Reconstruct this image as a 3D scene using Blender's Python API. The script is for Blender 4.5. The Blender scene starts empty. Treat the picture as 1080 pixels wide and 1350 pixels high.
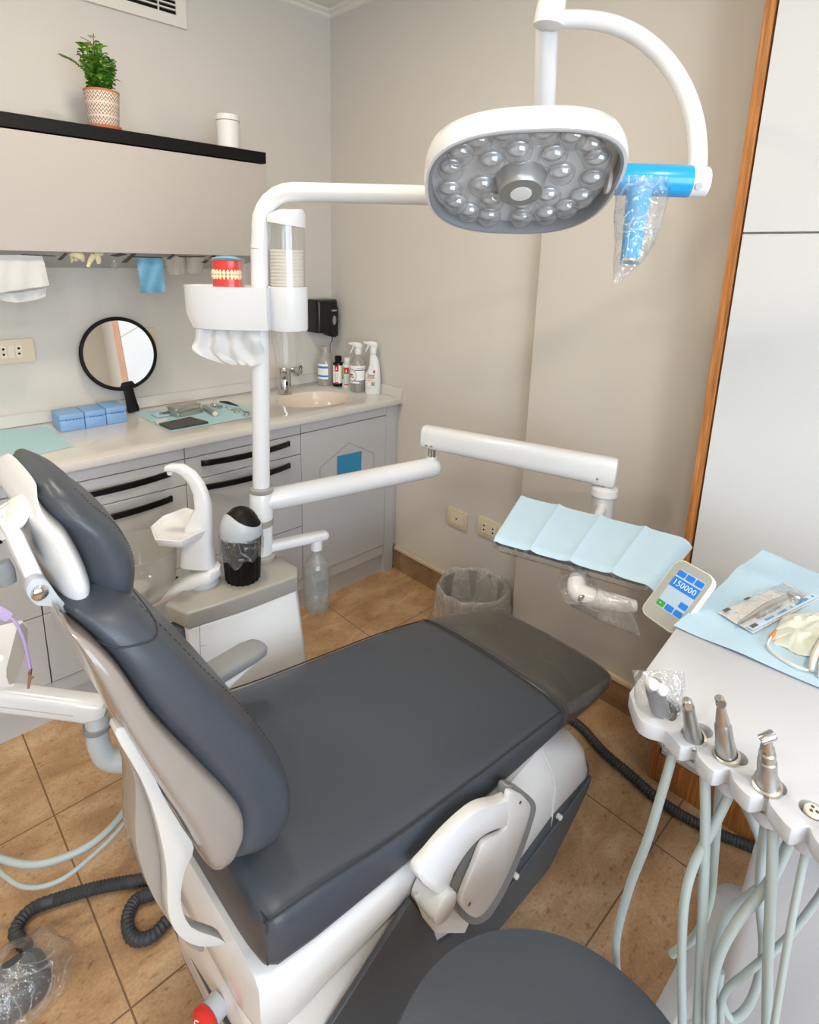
import bpy, bmesh, math, random
from mathutils import Vector, Matrix, Euler, noise
R = math.radians
random.seed(7)
scene = bpy.context.scene
COL = scene.collection

# ------------------------------------------------------------------ camera
CAM = Vector((-1.8442, -2.4701, 1.5194))
ROT = Euler((R(76.2753), R(-1.4384), R(-43.3913)), 'XYZ').to_matrix()
FPX, CX, CY = 772.9, 529.3, 527.6
cd = bpy.data.cameras.new('camera')
cam = bpy.data.objects.new('camera', cd)
COL.objects.link(cam)
cam.matrix_world = Matrix.Translation(CAM) @ ROT.to_4x4()
cd.sensor_fit = 'HORIZONTAL'
cd.sensor_width = 36.0
cd.lens = FPX / 1080 * 36.0
cd.shift_x = (540 - CX) / 1080
cd.shift_y = -(675 - CY) / 1080
cd.clip_start = 0.02
scene.camera = cam
scene.cycles.transparent_max_bounces = 24

# ------------------------------------------------------------------ light
scene.view_settings.view_transform = 'Standard'
scene.view_settings.look = 'None'
scene.view_settings.gamma = 1.0
scene.view_settings.use_curve_mapping = False
scene.view_settings.exposure = 0.14
world = bpy.data.worlds.new('world')
scene.world = world
world.use_nodes = True
world.node_tree.nodes['Background'].inputs[0].default_value = (0.75, 0.86, 1.0, 1)
world.node_tree.nodes['Background'].inputs[1].default_value = 3.0

def area(name, loc, target, size, size_y, power, color, shape='RECTANGLE'):
    l = bpy.data.lights.new(name, 'AREA')
    l.shape = shape; l.size = size; l.size_y = size_y
    l.energy = power; l.color = color
    o = bpy.data.objects.new(name, l)
    COL.objects.link(o)
    o.location = loc
    d = Vector(target) - Vector(loc)
    o.rotation_euler = d.to_track_quat('-Z', 'Y').to_euler()
    return o
# daylight through the wide window of the front wall, and the round ceiling lamps
area('window_daylight', (-2.2, -4.12, 1.55), (-1.9, -1.0, 1.2), 2.3, 1.5, 51, (0.77, 0.885, 1.0))
LAMPS = [(-1.25, -1.1), (-2.6, -1.1), (-1.25, -2.9), (-2.6, -2.9)]
for lx, ly in LAMPS:
    area('ceiling_lamp_light', (lx, ly, 2.585), (lx, ly, 0), 0.2, 0.2, 12.0, (1.0, 0.87, 0.67), 'DISK')

# ------------------------------------------------------------------ pixel rays of the solved camera -> points on real planes
def _ray(x, y):
    return ROT @ Vector(((x - CX) / FPX, -(y - CY) / FPX, -1.0))
def Zp(x, y, z):
    d = _ray(x, y); return CAM + d * ((z - CAM.z) / d.z)
def Xp(x, y, v):
    d = _ray(x, y); return CAM + d * ((v - CAM.x) / d.x)
def Yp(x, y, v):
    d = _ray(x, y); return CAM + d * ((v - CAM.y) / d.y)
def Dp(x, y, v):
    return CAM + _ray(x, y) * v
def Pp(x, y, o, n):
    d = _ray(x, y); n = Vector(n); return CAM + d * ((Vector(o) - CAM).dot(n) / d.dot(n))

# ------------------------------------------------------------------ materials
MATS = {}
def srgb(c):
    return tuple(((v / 255) / 12.92 if v / 255 <= 0.04045 else ((v / 255 + 0.055) / 1.055) ** 2.4) for v in c) + (1.0,)
def mat(name, rgb=(200, 200, 200), rough=0.5, metal=0.0, spec=0.5, coat=0.0, noise_amt=0.04, noise_scale=30.0, bump=0.0, bump_scale=200.0, trans=0.0, ior=1.45, sss=0.0, emit=0.0):
    if name in MATS: return MATS[name]
    m = bpy.data.materials.new(name); m.use_nodes = True
    nt = m.node_tree; b = nt.nodes['Principled BSDF']
    c = srgb(rgb)
    b.inputs['Roughness'].default_value = rough
    b.inputs['Metallic'].default_value = metal
    b.inputs['Specular IOR Level'].default_value = spec
    b.inputs['IOR'].default_value = ior
    b.inputs['Coat Weight'].default_value = coat
    b.inputs['Coat Roughness'].default_value = 0.08
    b.inputs['Transmission Weight'].default_value = trans
    if sss: 
        b.inputs['Subsurface Weight'].default_value = sss
        b.inputs['Subsurface Scale'].default_value = 0.01
    tc = nt.nodes.new('ShaderNodeTexCoord')
    nz = nt.nodes.new('ShaderNodeTexNoise')
    nz.inputs['Scale'].default_value = noise_scale; nz.inputs['Detail'].default_value = 4
    nt.links.new(tc.outputs['Object'], nz.inputs['Vector'])
    mx = nt.nodes.new('ShaderNodeMix'); mx.data_type = 'RGBA'
    mx.inputs[6].default_value = tuple(v * (1 - noise_amt) for v in c[:3]) + (1,)
    mx.inputs[7].default_value = tuple(min(1, v * (1 + noise_amt)) for v in c[:3]) + (1,)
    nt.links.new(nz.outputs['Fac'], mx.inputs[0])
    nt.links.new(mx.outputs[2], b.inputs['Base Color'])
    if bump:
        n2 = nt.nodes.new('ShaderNodeTexNoise'); n2.inputs['Scale'].default_value = bump_scale
        n2.inputs['Detail'].default_value = 3
        nt.links.new(tc.outputs['Object'], n2.inputs['Vector'])
        bp = nt.nodes.new('ShaderNodeBump'); bp.inputs['Strength'].default_value = bump; bp.inputs['Distance'].default_value = 0.002
        nt.links.new(n2.outputs['Fac'], bp.inputs['Height']); nt.links.new(bp.outputs[0], b.inputs['Normal'])
    if emit:
        b.inputs['Emission Color'].default_value = c; b.inputs['Emission Strength'].default_value = emit
    MATS[name] = m
    return m
def film(name, tint=(1, 1, 1), body=0.08, body_rgb=(235, 238, 240), rough=0.12, bump=0.6, bump_scale=40.0, gloss=0.25):
    """thin clear plastic: see-through, a little milky, with glossy creases"""
    if name in MATS: return MATS[name]
    m = bpy.data.materials.new(name); m.use_nodes = True
    nt = m.node_tree; nt.nodes.clear()
    out = nt.nodes.new('ShaderNodeOutputMaterial')
    tr = nt.nodes.new('ShaderNodeBsdfTransparent'); tr.inputs[0].default_value = tint + (1,)
    gl = nt.nodes.new('ShaderNodeBsdfGlossy'); gl.inputs['Roughness'].default_value = rough
    df = nt.nodes.new('ShaderNodeBsdfTranslucent'); df.inputs[0].default_value = srgb(body_rgb)
    d2 = nt.nodes.new('ShaderNodeBsdfDiffuse'); d2.inputs[0].default_value = srgb(body_rgb)
    md = nt.nodes.new('ShaderNodeMixShader'); md.inputs[0].default_value = 0.6
    nt.links.new(df.outputs[0], md.inputs[1]); nt.links.new(d2.outputs[0], md.inputs[2])
    m1 = nt.nodes.new('ShaderNodeMixShader'); m1.inputs[0].default_value = body
    nt.links.new(tr.outputs[0], m1.inputs[1]); nt.links.new(md.outputs[0], m1.inputs[2])
    lw = nt.nodes.new('ShaderNodeLayerWeight'); lw.inputs['Blend'].default_value = 0.5
    pw = nt.nodes.new('ShaderNodeMath'); pw.operation = 'POWER'; pw.inputs[1].default_value = 3.5
    nt.links.new(lw.outputs['Facing'], pw.inputs[0])
    mt = nt.nodes.new('ShaderNodeMath'); mt.operation = 'MULTIPLY_ADD'; mt.use_clamp = True
    mt.inputs[1].default_value = 0.25 + gloss * 0.2; mt.inputs[2].default_value = 0.035 + gloss * 0.04
    nt.links.new(pw.outputs[0], mt.inputs[0])
    m2 = nt.nodes.new('ShaderNodeMixShader')
    nt.links.new(mt.outputs[0], m2.inputs[0]); nt.links.new(m1.outputs[0], m2.inputs[1]); nt.links.new(gl.outputs[0], m2.inputs[2])
    if bump:
        tc = nt.nodes.new('ShaderNodeTexCoord')
        n2 = nt.nodes.new('ShaderNodeTexNoise'); n2.inputs['Scale'].default_value = bump_scale; n2.inputs['Detail'].default_value = 3
        n2.inputs['Distortion'].default_value = 1.2
        # whitened crease lines where the film is folded
        n3 = nt.nodes.new('ShaderNodeTexNoise'); n3.inputs['Scale'].default_value = bump_scale * 0.28; n3.inputs['Detail'].default_value = 1.5; n3.inputs['Distortion'].default_value = 1.5
        nt.links.new(tc.outputs['Object'], n3.inputs['Vector'])
        a1 = nt.nodes.new('ShaderNodeMath'); a1.operation = 'SUBTRACT'; a1.inputs[1].default_value = 0.5; nt.links.new(n3.outputs['Fac'], a1.inputs[0])
        a2 = nt.nodes.new('ShaderNodeMath'); a2.operation = 'ABSOLUTE'; nt.links.new(a1.outputs[0], a2.inputs[0])
        mr = nt.nodes.new('ShaderNodeMapRange'); mr.inputs['From Min'].default_value = 0.0; mr.inputs['From Max'].default_value = 0.035
        mr.inputs['To Min'].default_value = min(0.9, body + 0.38 * bump); mr.inputs['To Max'].default_value = body
        nt.links.new(a2.outputs[0], mr.inputs['Value']); nt.links.new(mr.outputs[0], m1.inputs[0])
        nt.links.new(tc.outputs['Object'], n2.inputs['Vector'])
        bp = nt.nodes.new('ShaderNodeBump'); bp.inputs['Strength'].default_value = bump; bp.inputs['Distance'].default_value = 0.01
        nt.links.new(n2.outputs['Fac'], bp.inputs['Height'])
        nt.links.new(bp.outputs[0], gl.inputs['Normal']); nt.links.new(bp.outputs[0], lw.inputs['Normal'])
    nt.links.new(m2.outputs[0], out.inputs[0])
    MATS[name] = m
    return m
def wood_mat():
    m = bpy.data.materials.new('oak_veneer'); m.use_nodes = True
    nt = m.node_tree; b = nt.nodes['Principled BSDF']; b.inputs['Roughness'].default_value = 0.45
    tc = nt.nodes.new('ShaderNodeTexCoord'); mp = nt.nodes.new('ShaderNodeMapping')
    mp.inputs['Scale'].default_value = (60, 60, 2.5)
    nz = nt.nodes.new('ShaderNodeTexNoise'); nz.inputs['Scale'].default_value = 3; nz.inputs['Detail'].default_value = 6
    cr = nt.nodes.new('ShaderNodeValToRGB')
    cr.color_ramp.elements[0].position = 0.3; cr.color_ramp.elements[0].color = srgb((142, 84, 36))
    cr.color_ramp.elements[1].position = 0.7; cr.color_ramp.elements[1].color = srgb((196, 132, 70))
    nt.links.new(tc.outputs['Object'], mp.inputs[0]); nt.links.new(mp.outputs[0], nz.inputs['Vector'])
    nt.links.new(nz.outputs['Fac'], cr.inputs[0]); nt.links.new(cr.outputs[0], b.inputs['Base Color'])
    MATS['wood'] = m; return m
def stone_mat(name, grout=True, dark=1.0):
    """brown travertine: clouds, pits, thin joints on a 0.58 m grid"""
    m = bpy.data.materials.new(name); m.use_nodes = True
    nt = m.node_tree; b = nt.nodes['Principled BSDF']; b.inputs['Roughness'].default_value = 0.42
    L = nt.links.new
    tc = nt.nodes.new('ShaderNodeTexCoord')
    mp = nt.nodes.new('ShaderNodeMapping'); mp.inputs['Scale'].default_value = (3.0, 5.0, 5.0)
    L(tc.outputs['Object'], mp.inputs[0])
    n1 = nt.nodes.new('ShaderNodeTexNoise'); n1.inputs['Scale'].default_value = 2.2; n1.inputs['Detail'].default_value = 8; n1.inputs['Distortion'].default_value = 0.6
    L(mp.outputs[0], n1.inputs['Vector'])
    cr = nt.nodes.new('ShaderNodeValToRGB')
    e = cr.color_ramp.elements
    e[0].position = 0.28; e[0].color = srgb(tuple(v * dark for v in (156, 120, 86)))
    e[1].position = 0.72; e[1].color = srgb(tuple(v * dark for v in (200, 170, 136)))
    x = e.new(0.5); x.color = srgb(tuple(v * dark for v in (180, 145, 108)))
    L(n1.outputs['Fac'], cr.inputs[0])
    n2 = nt.nodes.new('ShaderNodeTexNoise'); n2.inputs['Scale'].default_value = 42; n2.inputs['Detail'].default_value = 6
    m2 = nt.nodes.new('ShaderNodeMapping'); m2.inputs['Scale'].default_value = (1.0, 1.7, 1.6)
    L(tc.outputs['Object'], m2.inputs[0]); L(m2.outputs[0], n2.inputs['Vector'])
    c2 = nt.nodes.new('ShaderNodeValToRGB')
    c2.color_ramp.elements[0].position = 0.30; c2.color_ramp.elements[0].color = (0.6, 0.52, 0.45, 1)
    c2.color_ramp.elements[1].position = 0.42; c2.color_ramp.elements[1].color = (1, 1, 1, 1)
    L(n2.outputs['Fac'], c2.inputs[0])
    mx = nt.nodes.new('ShaderNodeMix'); mx.data_type = 'RGBA'; mx.blend_type = 'MULTIPLY'; mx.inputs[0].default_value = 0.85
    L(cr.outputs[0], mx.inputs[6]); L(c2.outputs[0], mx.inputs[7])
    last = mx.outputs[2]
    n3 = nt.nodes.new('ShaderNodeTexNoise'); n3.inputs['Scale'].default_value = 140; n3.inputs['Detail'].default_value = 4
    L(tc.outputs['Object'], n3.inputs['Vector'])
    m3 = nt.nodes.new('ShaderNodeMix'); m3.data_type = 'RGBA'; m3.blend_type = 'OVERLAY'; m3.inputs[0].default_value = 0.35
    L(last, m3.inputs[6]); L(n3.outputs['Fac'], m3.inputs[7]); last = m3.outputs[2]
    if grout:
        sx = nt.nodes.new('ShaderNodeSeparateXYZ'); L(tc.outputs['Object'], sx.inputs[0])
        masks = []
        for k, off in ((0, -1.62), (1, -0.895)):
            a = nt.nodes.new('ShaderNodeMath'); a.operation = 'SUBTRACT'; a.inputs[1].default_value = off - 5.8; L(sx.outputs[k], a.inputs[0])
            d = nt.nodes.new('ShaderNodeMath'); d.operation = 'DIVIDE'; d.inputs[1].default_value = 0.58; L(a.outputs[0], d.inputs[0])
            f = nt.nodes.new('ShaderNodeMath'); f.operation = 'PINGPONG'; f.inputs[1].default_value = 0.5; L(d.outputs[0], f.inputs[0])
            g = nt.nodes.new('ShaderNodeMath'); g.operation = 'LESS_THAN'; g.inputs[1].default_value = 0.0035; L(f.outputs[0], g.inputs[0])
            masks.append(g)
        mm = nt.nodes.new('ShaderNodeMath'); mm.operation = 'MAXIMUM'; L(masks[0].outputs[0], mm.inputs[0]); L(masks[1].outputs[0], mm.inputs[1])
        mg = nt.nodes.new('ShaderNodeMix'); mg.data_type = 'RGBA'; mg.inputs[7].default_value = srgb((112, 86, 60))
        L(mm.outputs[0], mg.inputs[0]); L(last, mg.inputs[6]); last = mg.outputs[2]
    L(last, b.inputs['Base Color'])
    bp = nt.nodes.new('ShaderNodeBump'); bp.inputs['Strength'].default_value = 0.25; bp.inputs['Distance'].default_value = 0.003
    L(n2.outputs['Fac'], bp.inputs['Height']); L(bp.outputs[0], b.inputs['Normal'])
    MATS[name] = m; return m
def zigzag_mat():
    """pale pot glaze with three bands of dark hand-drawn zigzags"""
    m = bpy.data.materials.new('zigzag_glaze'); m.use_nodes = True
    nt = m.node_tree; b = nt.nodes['Principled BSDF']; b.inputs['Roughness'].default_value = 0.6
    L = nt.links.new
    tc = nt.nodes.new('ShaderNodeTexCoord'); sx = nt.nodes.new('ShaderNodeSeparateXYZ'); L(tc.outputs['Object'], sx.inputs[0])
    def M(op, a, bb=None, c=None):
        n = nt.nodes.new('ShaderNodeMath'); n.operation = op
        for i, v in enumerate((a, bb, c)):
            if v is None: continue
            if isinstance(v, (int, float)): n.inputs[i].default_value = v
            else: L(v, n.inputs[i])
        return n.outputs[0]
    ang = M('ARCTAN2', sx.outputs[1], sx.outputs[0])
    tri = M('PINGPONG', M('MULTIPLY', ang, 4.5), 0.5)
    zz = M('SUBTRACT', M('DIVIDE', sx.outputs[2], 0.0125), M('MULTIPLY', tri, 1.7))
    ln = M('LESS_THAN', M('PINGPONG', zz, 0.5), 0.15)
    band = M('GREATER_THAN', M('PINGPONG', M('DIVIDE', sx.outputs[2], 0.040), 0.5), 0.07)
    fac = M('MULTIPLY', ln, band)
    mx = nt.nodes.new('ShaderNodeMix'); mx.data_type = 'RGBA'
    mx.inputs[6].default_value = srgb((214, 196, 182)); mx.inputs[7].default_value = srgb((72, 46, 36))
    L(fac, mx.inputs[0]); L(mx.outputs[2], b.inputs['Base Color'])
    MATS['zigzag'] = m; return m

WALL = mat('wall_paint', (209, 204, 197), 0.75, noise_amt=0.015, noise_scale=3, bump=0.08, bump_scale=150)
CEIL = mat('ceiling_paint', (226, 222, 212), 0.8, noise_amt=0.01)
TRIMW = mat('trim_white', (226, 222, 212), 0.6, noise_amt=0.01)
CAPB = mat('baseboard_cap', (206, 190, 166), 0.5)
FLOOR = stone_mat('travertine_floor', True, 0.98)
BASE = stone_mat('travertine_skirting', False, 0.80)
GREYL = mat('grey_laminate', (190, 191, 194), 0.42, noise_amt=0.012)
GREYU = mat('upper_laminate', (178, 172, 167), 0.5, noise_amt=0.012)
DARKGAP = mat('dark_gap', (30, 29, 30), 0.8)
QUARTZ = mat('white_quartz', (211, 208, 204), 0.16, noise_amt=0.035, noise_scale=160)
BASIN = mat('cream_basin', (226, 213, 198), 0.15, noise_amt=0.01)
BLACKM = mat('black_matte', (13, 12, 12), 0.5, spec=0.25)
BLACKS = mat('black_satin', (14, 14, 15), 0.25)
WHITE = mat('white_enamel', (222, 223, 225), 0.22, noise_amt=0.008, coat=0.3)
WHITEP = mat('white_plastic', (224, 224, 223), 0.35, noise_amt=0.01)
BEIGEP = mat('shaded_beige_plastic', (146, 139, 133), 0.2, noise_amt=0.015, coat=0.3)  # beige darkened: shade on the chair's back is put into the colour
GREYTOP = mat('warm_grey_plastic', (156, 153, 147), 0.2, noise_amt=0.015, coat=0.2)
GREYP = mat('mid_grey_plastic', (132, 135, 138), 0.4, noise_amt=0.02)
DARKP = mat('dark_grey_plastic', (76, 82, 88), 0.45, noise_amt=0.03)
LIGHTG = mat('light_grey_plastic', (178, 184, 190), 0.35, noise_amt=0.02)
VINYL = mat('slate_vinyl', (65, 71, 80), 0.38, noise_amt=0.05, noise_scale=200, bump=0.12, bump_scale=420)
VINYLD = mat('vinyl_seam', (46, 50, 56), 0.6)
FOOTV = mat('covered_vinyl', (76, 75, 74), 0.24, noise_amt=0.04, coat=0.25)
CHROME = mat('chrome', (205, 205, 205), 0.12, 1.0)
STEEL = mat('brushed_steel', (196, 193, 188), 0.32, 1.0, bump=0.05)
BRONZE = mat('clip_metal', (170, 140, 110), 0.3, 1.0)
SILVER = mat('satin_silver', (186, 186, 186), 0.4, 0.7)
BIB = mat('aqua_paper', (184, 212, 231), 0.85, noise_amt=0.02, noise_scale=90, bump=0.35, bump_scale=300)
BIBM = mat('mint_paper', (172, 208, 216), 0.85, noise_amt=0.03, noise_scale=60, bump=0.3, bump_scale=250)
TISSUE = mat('white_tissue', (208, 208, 208), 0.9, noise_amt=0.02, bump=0.3, bump_scale=120, sss=0.1)
LATEX = mat('cream_latex', (226, 216, 178), 0.6, noise_amt=0.06, sss=0.2)
LATEXW = mat('pale_latex', (226, 223, 212), 0.6, noise_amt=0.05, sss=0.2)
BLUEBOX = mat('blue_plastic_box', (128, 168, 214), 0.4, noise_amt=0.02)
BLUEF = mat('blue_film', (24, 158, 220), 0.3, coat=0.3)
BLUETAPE = mat('blue_tape', (52, 140, 186), 0.35, bump=0.2, bump_scale=60)
BLUEBAG = mat('blue_poly_bib', (104, 164, 198), 0.35, noise_amt=0.08, bump=0.3, bump_scale=50)
TERRA = mat('terracotta', (184, 108, 74), 0.8, noise_amt=0.08)
LEAF = mat('leaf_green', (124, 172, 52), 0.5, noise_amt=0.45, noise_scale=35)
LEAFD = mat('leaf_dark', (70, 124, 44), 0.5, noise_amt=0.4, noise_scale=35)
STEM = mat('plant_stem', (74, 54, 44), 0.8)
PETAL = mat('cream_petal', (228, 212, 168), 0.7)
IVORY = mat('ivory_switch_plate', (220, 206, 180), 0.4, noise_amt=0.01)
IVORY2 = mat('ivory_socket_insert', (228, 218, 198), 0.4, noise_amt=0.01)
RED = mat('gum_red', (220, 62, 52), 0.3, coat=0.4, noise_amt=0.08)
TOOTH = mat('tooth_ivory', (238, 226, 186), 0.3, noise_amt=0.04)
CLEAR = film('clear_plastic', (0.985, 0.985, 0.985), 0.06, gloss=0.3, bump=0.0)
CLEARW = film('cloudy_cup_plastic', (0.97, 0.97, 0.97), 0.34, gloss=1.2, bump=0.0, body_rgb=(226, 222, 216))
BOWLG = film('smoked_bowl_plastic', (0.96, 0.96, 0.95), 0.42, body_rgb=(200, 198, 190), gloss=0.5, bump=0.0)
SLEEVE = film('crumpled_clear_sleeve', (0.99, 0.99, 0.99), 0.07, gloss=2.4, bump=0.8, bump_scale=40, rough=0.07)
LINER = film('milky_bin_liner', (0.97, 0.97, 0.97), 0.5, body_rgb=(242, 240, 238), gloss=1.0, bump=0.7, bump_scale=35)
LENSM = film('lens_dome_clear', (0.97, 0.975, 0.98), 0.12, gloss=2.4, bump=0.0, rough=0.04)
WATER = film('still_water', (0.96, 0.975, 0.975), 0.05, gloss=0.3, bump=0.0)
PURPLE = mat('lilac_silicone', (176, 158, 212), 0.45)
ORANGE = mat('orange_plastic', (236, 128, 70), 0.4)
STOPRED = mat('stop_button_red', (206, 44, 34), 0.35)
MIRROR = mat('mirror_glass', (240, 240, 240), 0.02, 1.0, noise_amt=0.0)
LABELW = mat('label_white', (240, 240, 238), 0.5, noise_amt=0.0)
LABELR = mat('label_red', (206, 30, 44), 0.5, noise_amt=0.0)
LABELB = mat('label_blue', (44, 132, 196), 0.5, noise_amt=0.0)
LABELN = mat('label_navy', (40, 56, 124), 0.5, noise_amt=0.0)
LABELG = mat('label_green', (128, 186, 90), 0.5, noise_amt=0.0)
LABELT = mat('label_teal', (110, 172, 152), 0.5, noise_amt=0.0)
LABELO = mat('label_orange', (238, 142, 74), 0.5, noise_amt=0.0)
INK = mat('label_ink', (70, 72, 84), 0.6, noise_amt=0.0)
HOSE = mat('grey_silicone_hose', (170, 182, 182), 0.4, noise_amt=0.03)
HOSED = mat('dark_ribbed_hose', (58, 62, 66), 0.5, noise_amt=0.05)
SCREEN = mat('screen_panel', (176, 178, 172), 0.08, noise_amt=0.01, coat=0.8)
SCRB = mat('screen_blue', (40, 118, 206), 0.3, emit=0.25, noise_amt=0.02)
SCRP = mat('screen_pale', (178, 200, 220), 0.2, emit=0.1, noise_amt=0.0)
SCRG = mat('screen_green', (66, 150, 60), 0.3, emit=0.2, noise_amt=0.02)
SCRW = mat('screen_text', (196, 222, 246), 0.4, emit=0.2, noise_amt=0.0)
WARD = mat('wardrobe_white', (208, 210, 212), 0.38, noise_amt=0.008)
WOOD = wood_mat()
CARRY = mat('shaded_carrier_white', (200, 199, 196), 0.25, noise_amt=0.01, coat=0.3)  # duller copy of the white enamel, shade behind the backrest painted in
CONW = mat('console_white', (193, 197, 205), 0.3, noise_amt=0.008, coat=0.2)
ZIG = zigzag_mat()
STONE = mat('slate_slab', (70, 70, 66), 0.5, noise_amt=0.12, noise_scale=120)
GLAREDOT = mat('lamp_dot', (226, 226, 226), 0.35)

# ------------------------------------------------------------------ mesh helpers
def bm_new(): return bmesh.new()
def frame(o, z, x=None):
    z = Vector(z).normalized()
    x = Vector(x) if x is not None else (Vector((1, 0, 0)) if abs(z.x) < 0.9 else Vector((0, 1, 0)))
    x = (x - z * x.dot(z)).normalized()
    y = z.cross(x)
    m = Matrix((x, y, z)).transposed().to_4x4()
    m.translation = Vector(o)
    return m
def add_faces(bm, verts, faces):
    vs = [bm.verts.new(v) for v in verts]
    for f in faces:
        try: bm.faces.new([vs[i] for i in f])
        except ValueError: pass
    return vs
def box(bm, x0, x1, y0, y1, z0, z1, M=None):
    v = [Vector((x, y, z)) for z in (z0, z1) for y in (y0, y1) for x in (x0, x1)]
    if M: v = [M @ p for p in v]
    return add_faces(bm, v, [(0, 2, 3, 1), (4, 5, 7, 6), (0, 1, 5, 4), (2, 6, 7, 3), (0, 4, 6, 2), (1, 3, 7, 5)])
def loft(bm, rings, cap=True, closed=True):
    n = len(rings[0]); vs = [[bm.verts.new(p) for p in r] for r in rings]
    for a, b in zip(vs[:-1], vs[1:]):
        for i in range(n if closed else n - 1):
            j = (i + 1) % n
            bm.faces.new((a[i], a[j], b[j], b[i]))
    if cap and closed:
        bm.faces.new(list(reversed(vs[0]))); bm.faces.new(vs[-1])
    return vs
def lathe(bm, prof, o=(0, 0, 0), axis=(0, 0, 1), seg=32, cap=True, sx=1.0, sy=1.0, xh=None):
    M = frame(o, axis, xh)
    rings = [[M @ Vector((r * sx * math.cos(2 * math.pi * k / seg), r * sy * math.sin(2 * math.pi * k / seg), z)) for k in range(seg)] for r, z in prof]
    return loft(bm, rings, cap)
def spline(pts, n=8):
    pts = [Vector(p) for p in pts]
    if len(pts) < 3: return pts
    out = []
    P = [2 * pts[0] - pts[1]] + pts + [2 * pts[-1] - pts[-2]]
    for i in range(1, len(P) - 2):
        a, b, c, d = P[i - 1], P[i], P[i + 1], P[i + 2]
        for k in range(n):
            t = k / n
            out.append(0.5 * ((2 * b) + (c - a) * t + (2 * a - 5 * b + 4 * c - d) * t * t + (3 * b - a - 3 * c + d) * t ** 3))
    out.append(pts[-1])
    return out
def tube(bm, pts, r, seg=14, smooth=0, cap=True, flat=1.0, up=None):
    if smooth: 
        k = len(pts)
        if not isinstance(r, (int, float)):
            rr = []
            for i in range(k - 1):
                for q in range(smooth): rr.append(r[i] + (r[i + 1] - r[i]) * q / smooth)
            r = rr + [r[-1]]
        pts = spline(pts, smooth)
    pts = [Vector(p) for p in pts]
    rad = [r] * len(pts) if isinstance(r, (int, float)) else r
    rings = []; x = None
    for i, p in enumerate(pts):
        t = (pts[min(i + 1, len(pts) - 1)] - pts[max(i - 1, 0)]).normalized()
        if x is None:
            x = Vector(up) if up is not None else (Vector((0, 0, 1)) if abs(t.z) < 0.9 else Vector((1, 0, 0)))
        x = (x - t * x.dot(t)).normalized(); y = t.cross(x)
        rings.append([p + x * math.cos(2 * math.pi * k / seg) * rad[i] + y * math.sin(2 * math.pi * k / seg) * rad[i] * flat for k in range(seg)])
    return loft(bm, rings, cap)
def plate(bm, outer, holes, h, M=None):
    """flat plate of 2-D outline `outer` with `holes`, from z=-h to z=0 of frame M"""
    M = M or Matrix()
    loops = []; edges = []
    for lp in [outer] + list(holes):
        vs = [bm.verts.new(M @ Vector((p[0], p[1], 0))) for p in lp]
        for i in range(len(vs)): edges.append(bm.edges.new((vs[i], vs[(i + 1) % len(vs)])))
    r = bmesh.ops.triangle_fill(bm, use_beauty=True, use_dissolve=False, edges=edges)
    fs = [f for f in r['geom'] if isinstance(f, bmesh.types.BMFace)]
    ex = bmesh.ops.extrude_face_region(bm, geom=fs)
    nv = [v for v in ex['geom'] if isinstance(v, bmesh.types.BMVert)]
    d = M.to_3x3() @ Vector((0, 0, -h))
    for v in nv: v.co += d
    bmesh.ops.recalc_face_normals(bm, faces=bm.faces)
def prism(bm, pts, d):
    """polygon of 3-D points swept by vector d"""
    d = Vector(d); n = len(pts)
    a = [bm.verts.new(Vector(p)) for p in pts]; b = [bm.verts.new(Vector(p) + d) for p in pts]
    bm.faces.new(a); bm.faces.new(list(reversed(b)))
    for i in range(n):
        j = (i + 1) % n
        bm.faces.new((a[j], a[i], b[i], b[j]))
    bmesh.ops.recalc_face_normals(bm, faces=bm.faces)
def sring(c, u, v, n=4.0, N=36):
    """superellipse ring: centre c, half axes u and v"""
    out = []
    for k in range(N):
        t = 2 * math.pi * k / N
        cc, ss = math.cos(t), math.sin(t)
        a = math.copysign(abs(cc) ** (2 / n), cc); b = math.copysign(abs(ss) ** (2 / n), ss)
        out.append(Vector(c) + Vector(u) * a + Vector(v) * b)
    return out
def rrect(w, h, r, k=5):
    """rounded rectangle outline, centred"""
    o = []
    for cx, cy, a0 in ((w / 2 - r, h / 2 - r, 0), (-w / 2 + r, h / 2 - r, 90), (-w / 2 + r, -h / 2 + r, 180), (w / 2 - r, -h / 2 + r, 270)):
        for i in range(k + 1):
            a = R(a0 + 90 * i / k); o.append((cx + r * math.cos(a), cy + r * math.sin(a)))
    return o
def sheet(bm, grid):
    """grid of 3-D points -> open surface"""
    vs = [[bm.verts.new(Vector(p)) for p in row] for row in grid]
    for i in range(len(vs) - 1):
        for j in range(len(vs[0]) - 1):
            bm.faces.new((vs[i][j], vs[i][j + 1], vs[i + 1][j + 1], vs[i + 1][j]))
def quadgrid(c00, c10, c11, c01, nu, nv, fn=None):
    g = []
    for j in range(nv + 1):
        row = []
        for i in range(nu + 1):
            u, v = i / nu, j / nv
            p = (Vector(c00) * (1 - u) + Vector(c10) * u) * (1 - v) + (Vector(c01) * (1 - u) + Vector(c11) * u) * v
            if fn: p = p + Vector(fn(u, v))
            row.append(p)
        g.append(row)
    return g
def thicken(bm, t):
    bmesh.ops.recalc_face_normals(bm, faces=bm.faces)
    bmesh.ops.solidify(bm, geom=bm.faces[:], thickness=t)
def bevel(bm, w, seg=2, ang=30):
    bmesh.ops.remove_doubles(bm, verts=bm.verts, dist=1e-6)
    bm.normal_update()
    es = [e for e in bm.edges if len(e.link_faces) == 2 and e.calc_face_angle(0) > R(ang)]
    bmesh.ops.bevel(bm, geom=es, offset=w, offset_type='OFFSET', segments=seg, profile=0.5, affect='EDGES', clamp_overlap=True)
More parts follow.
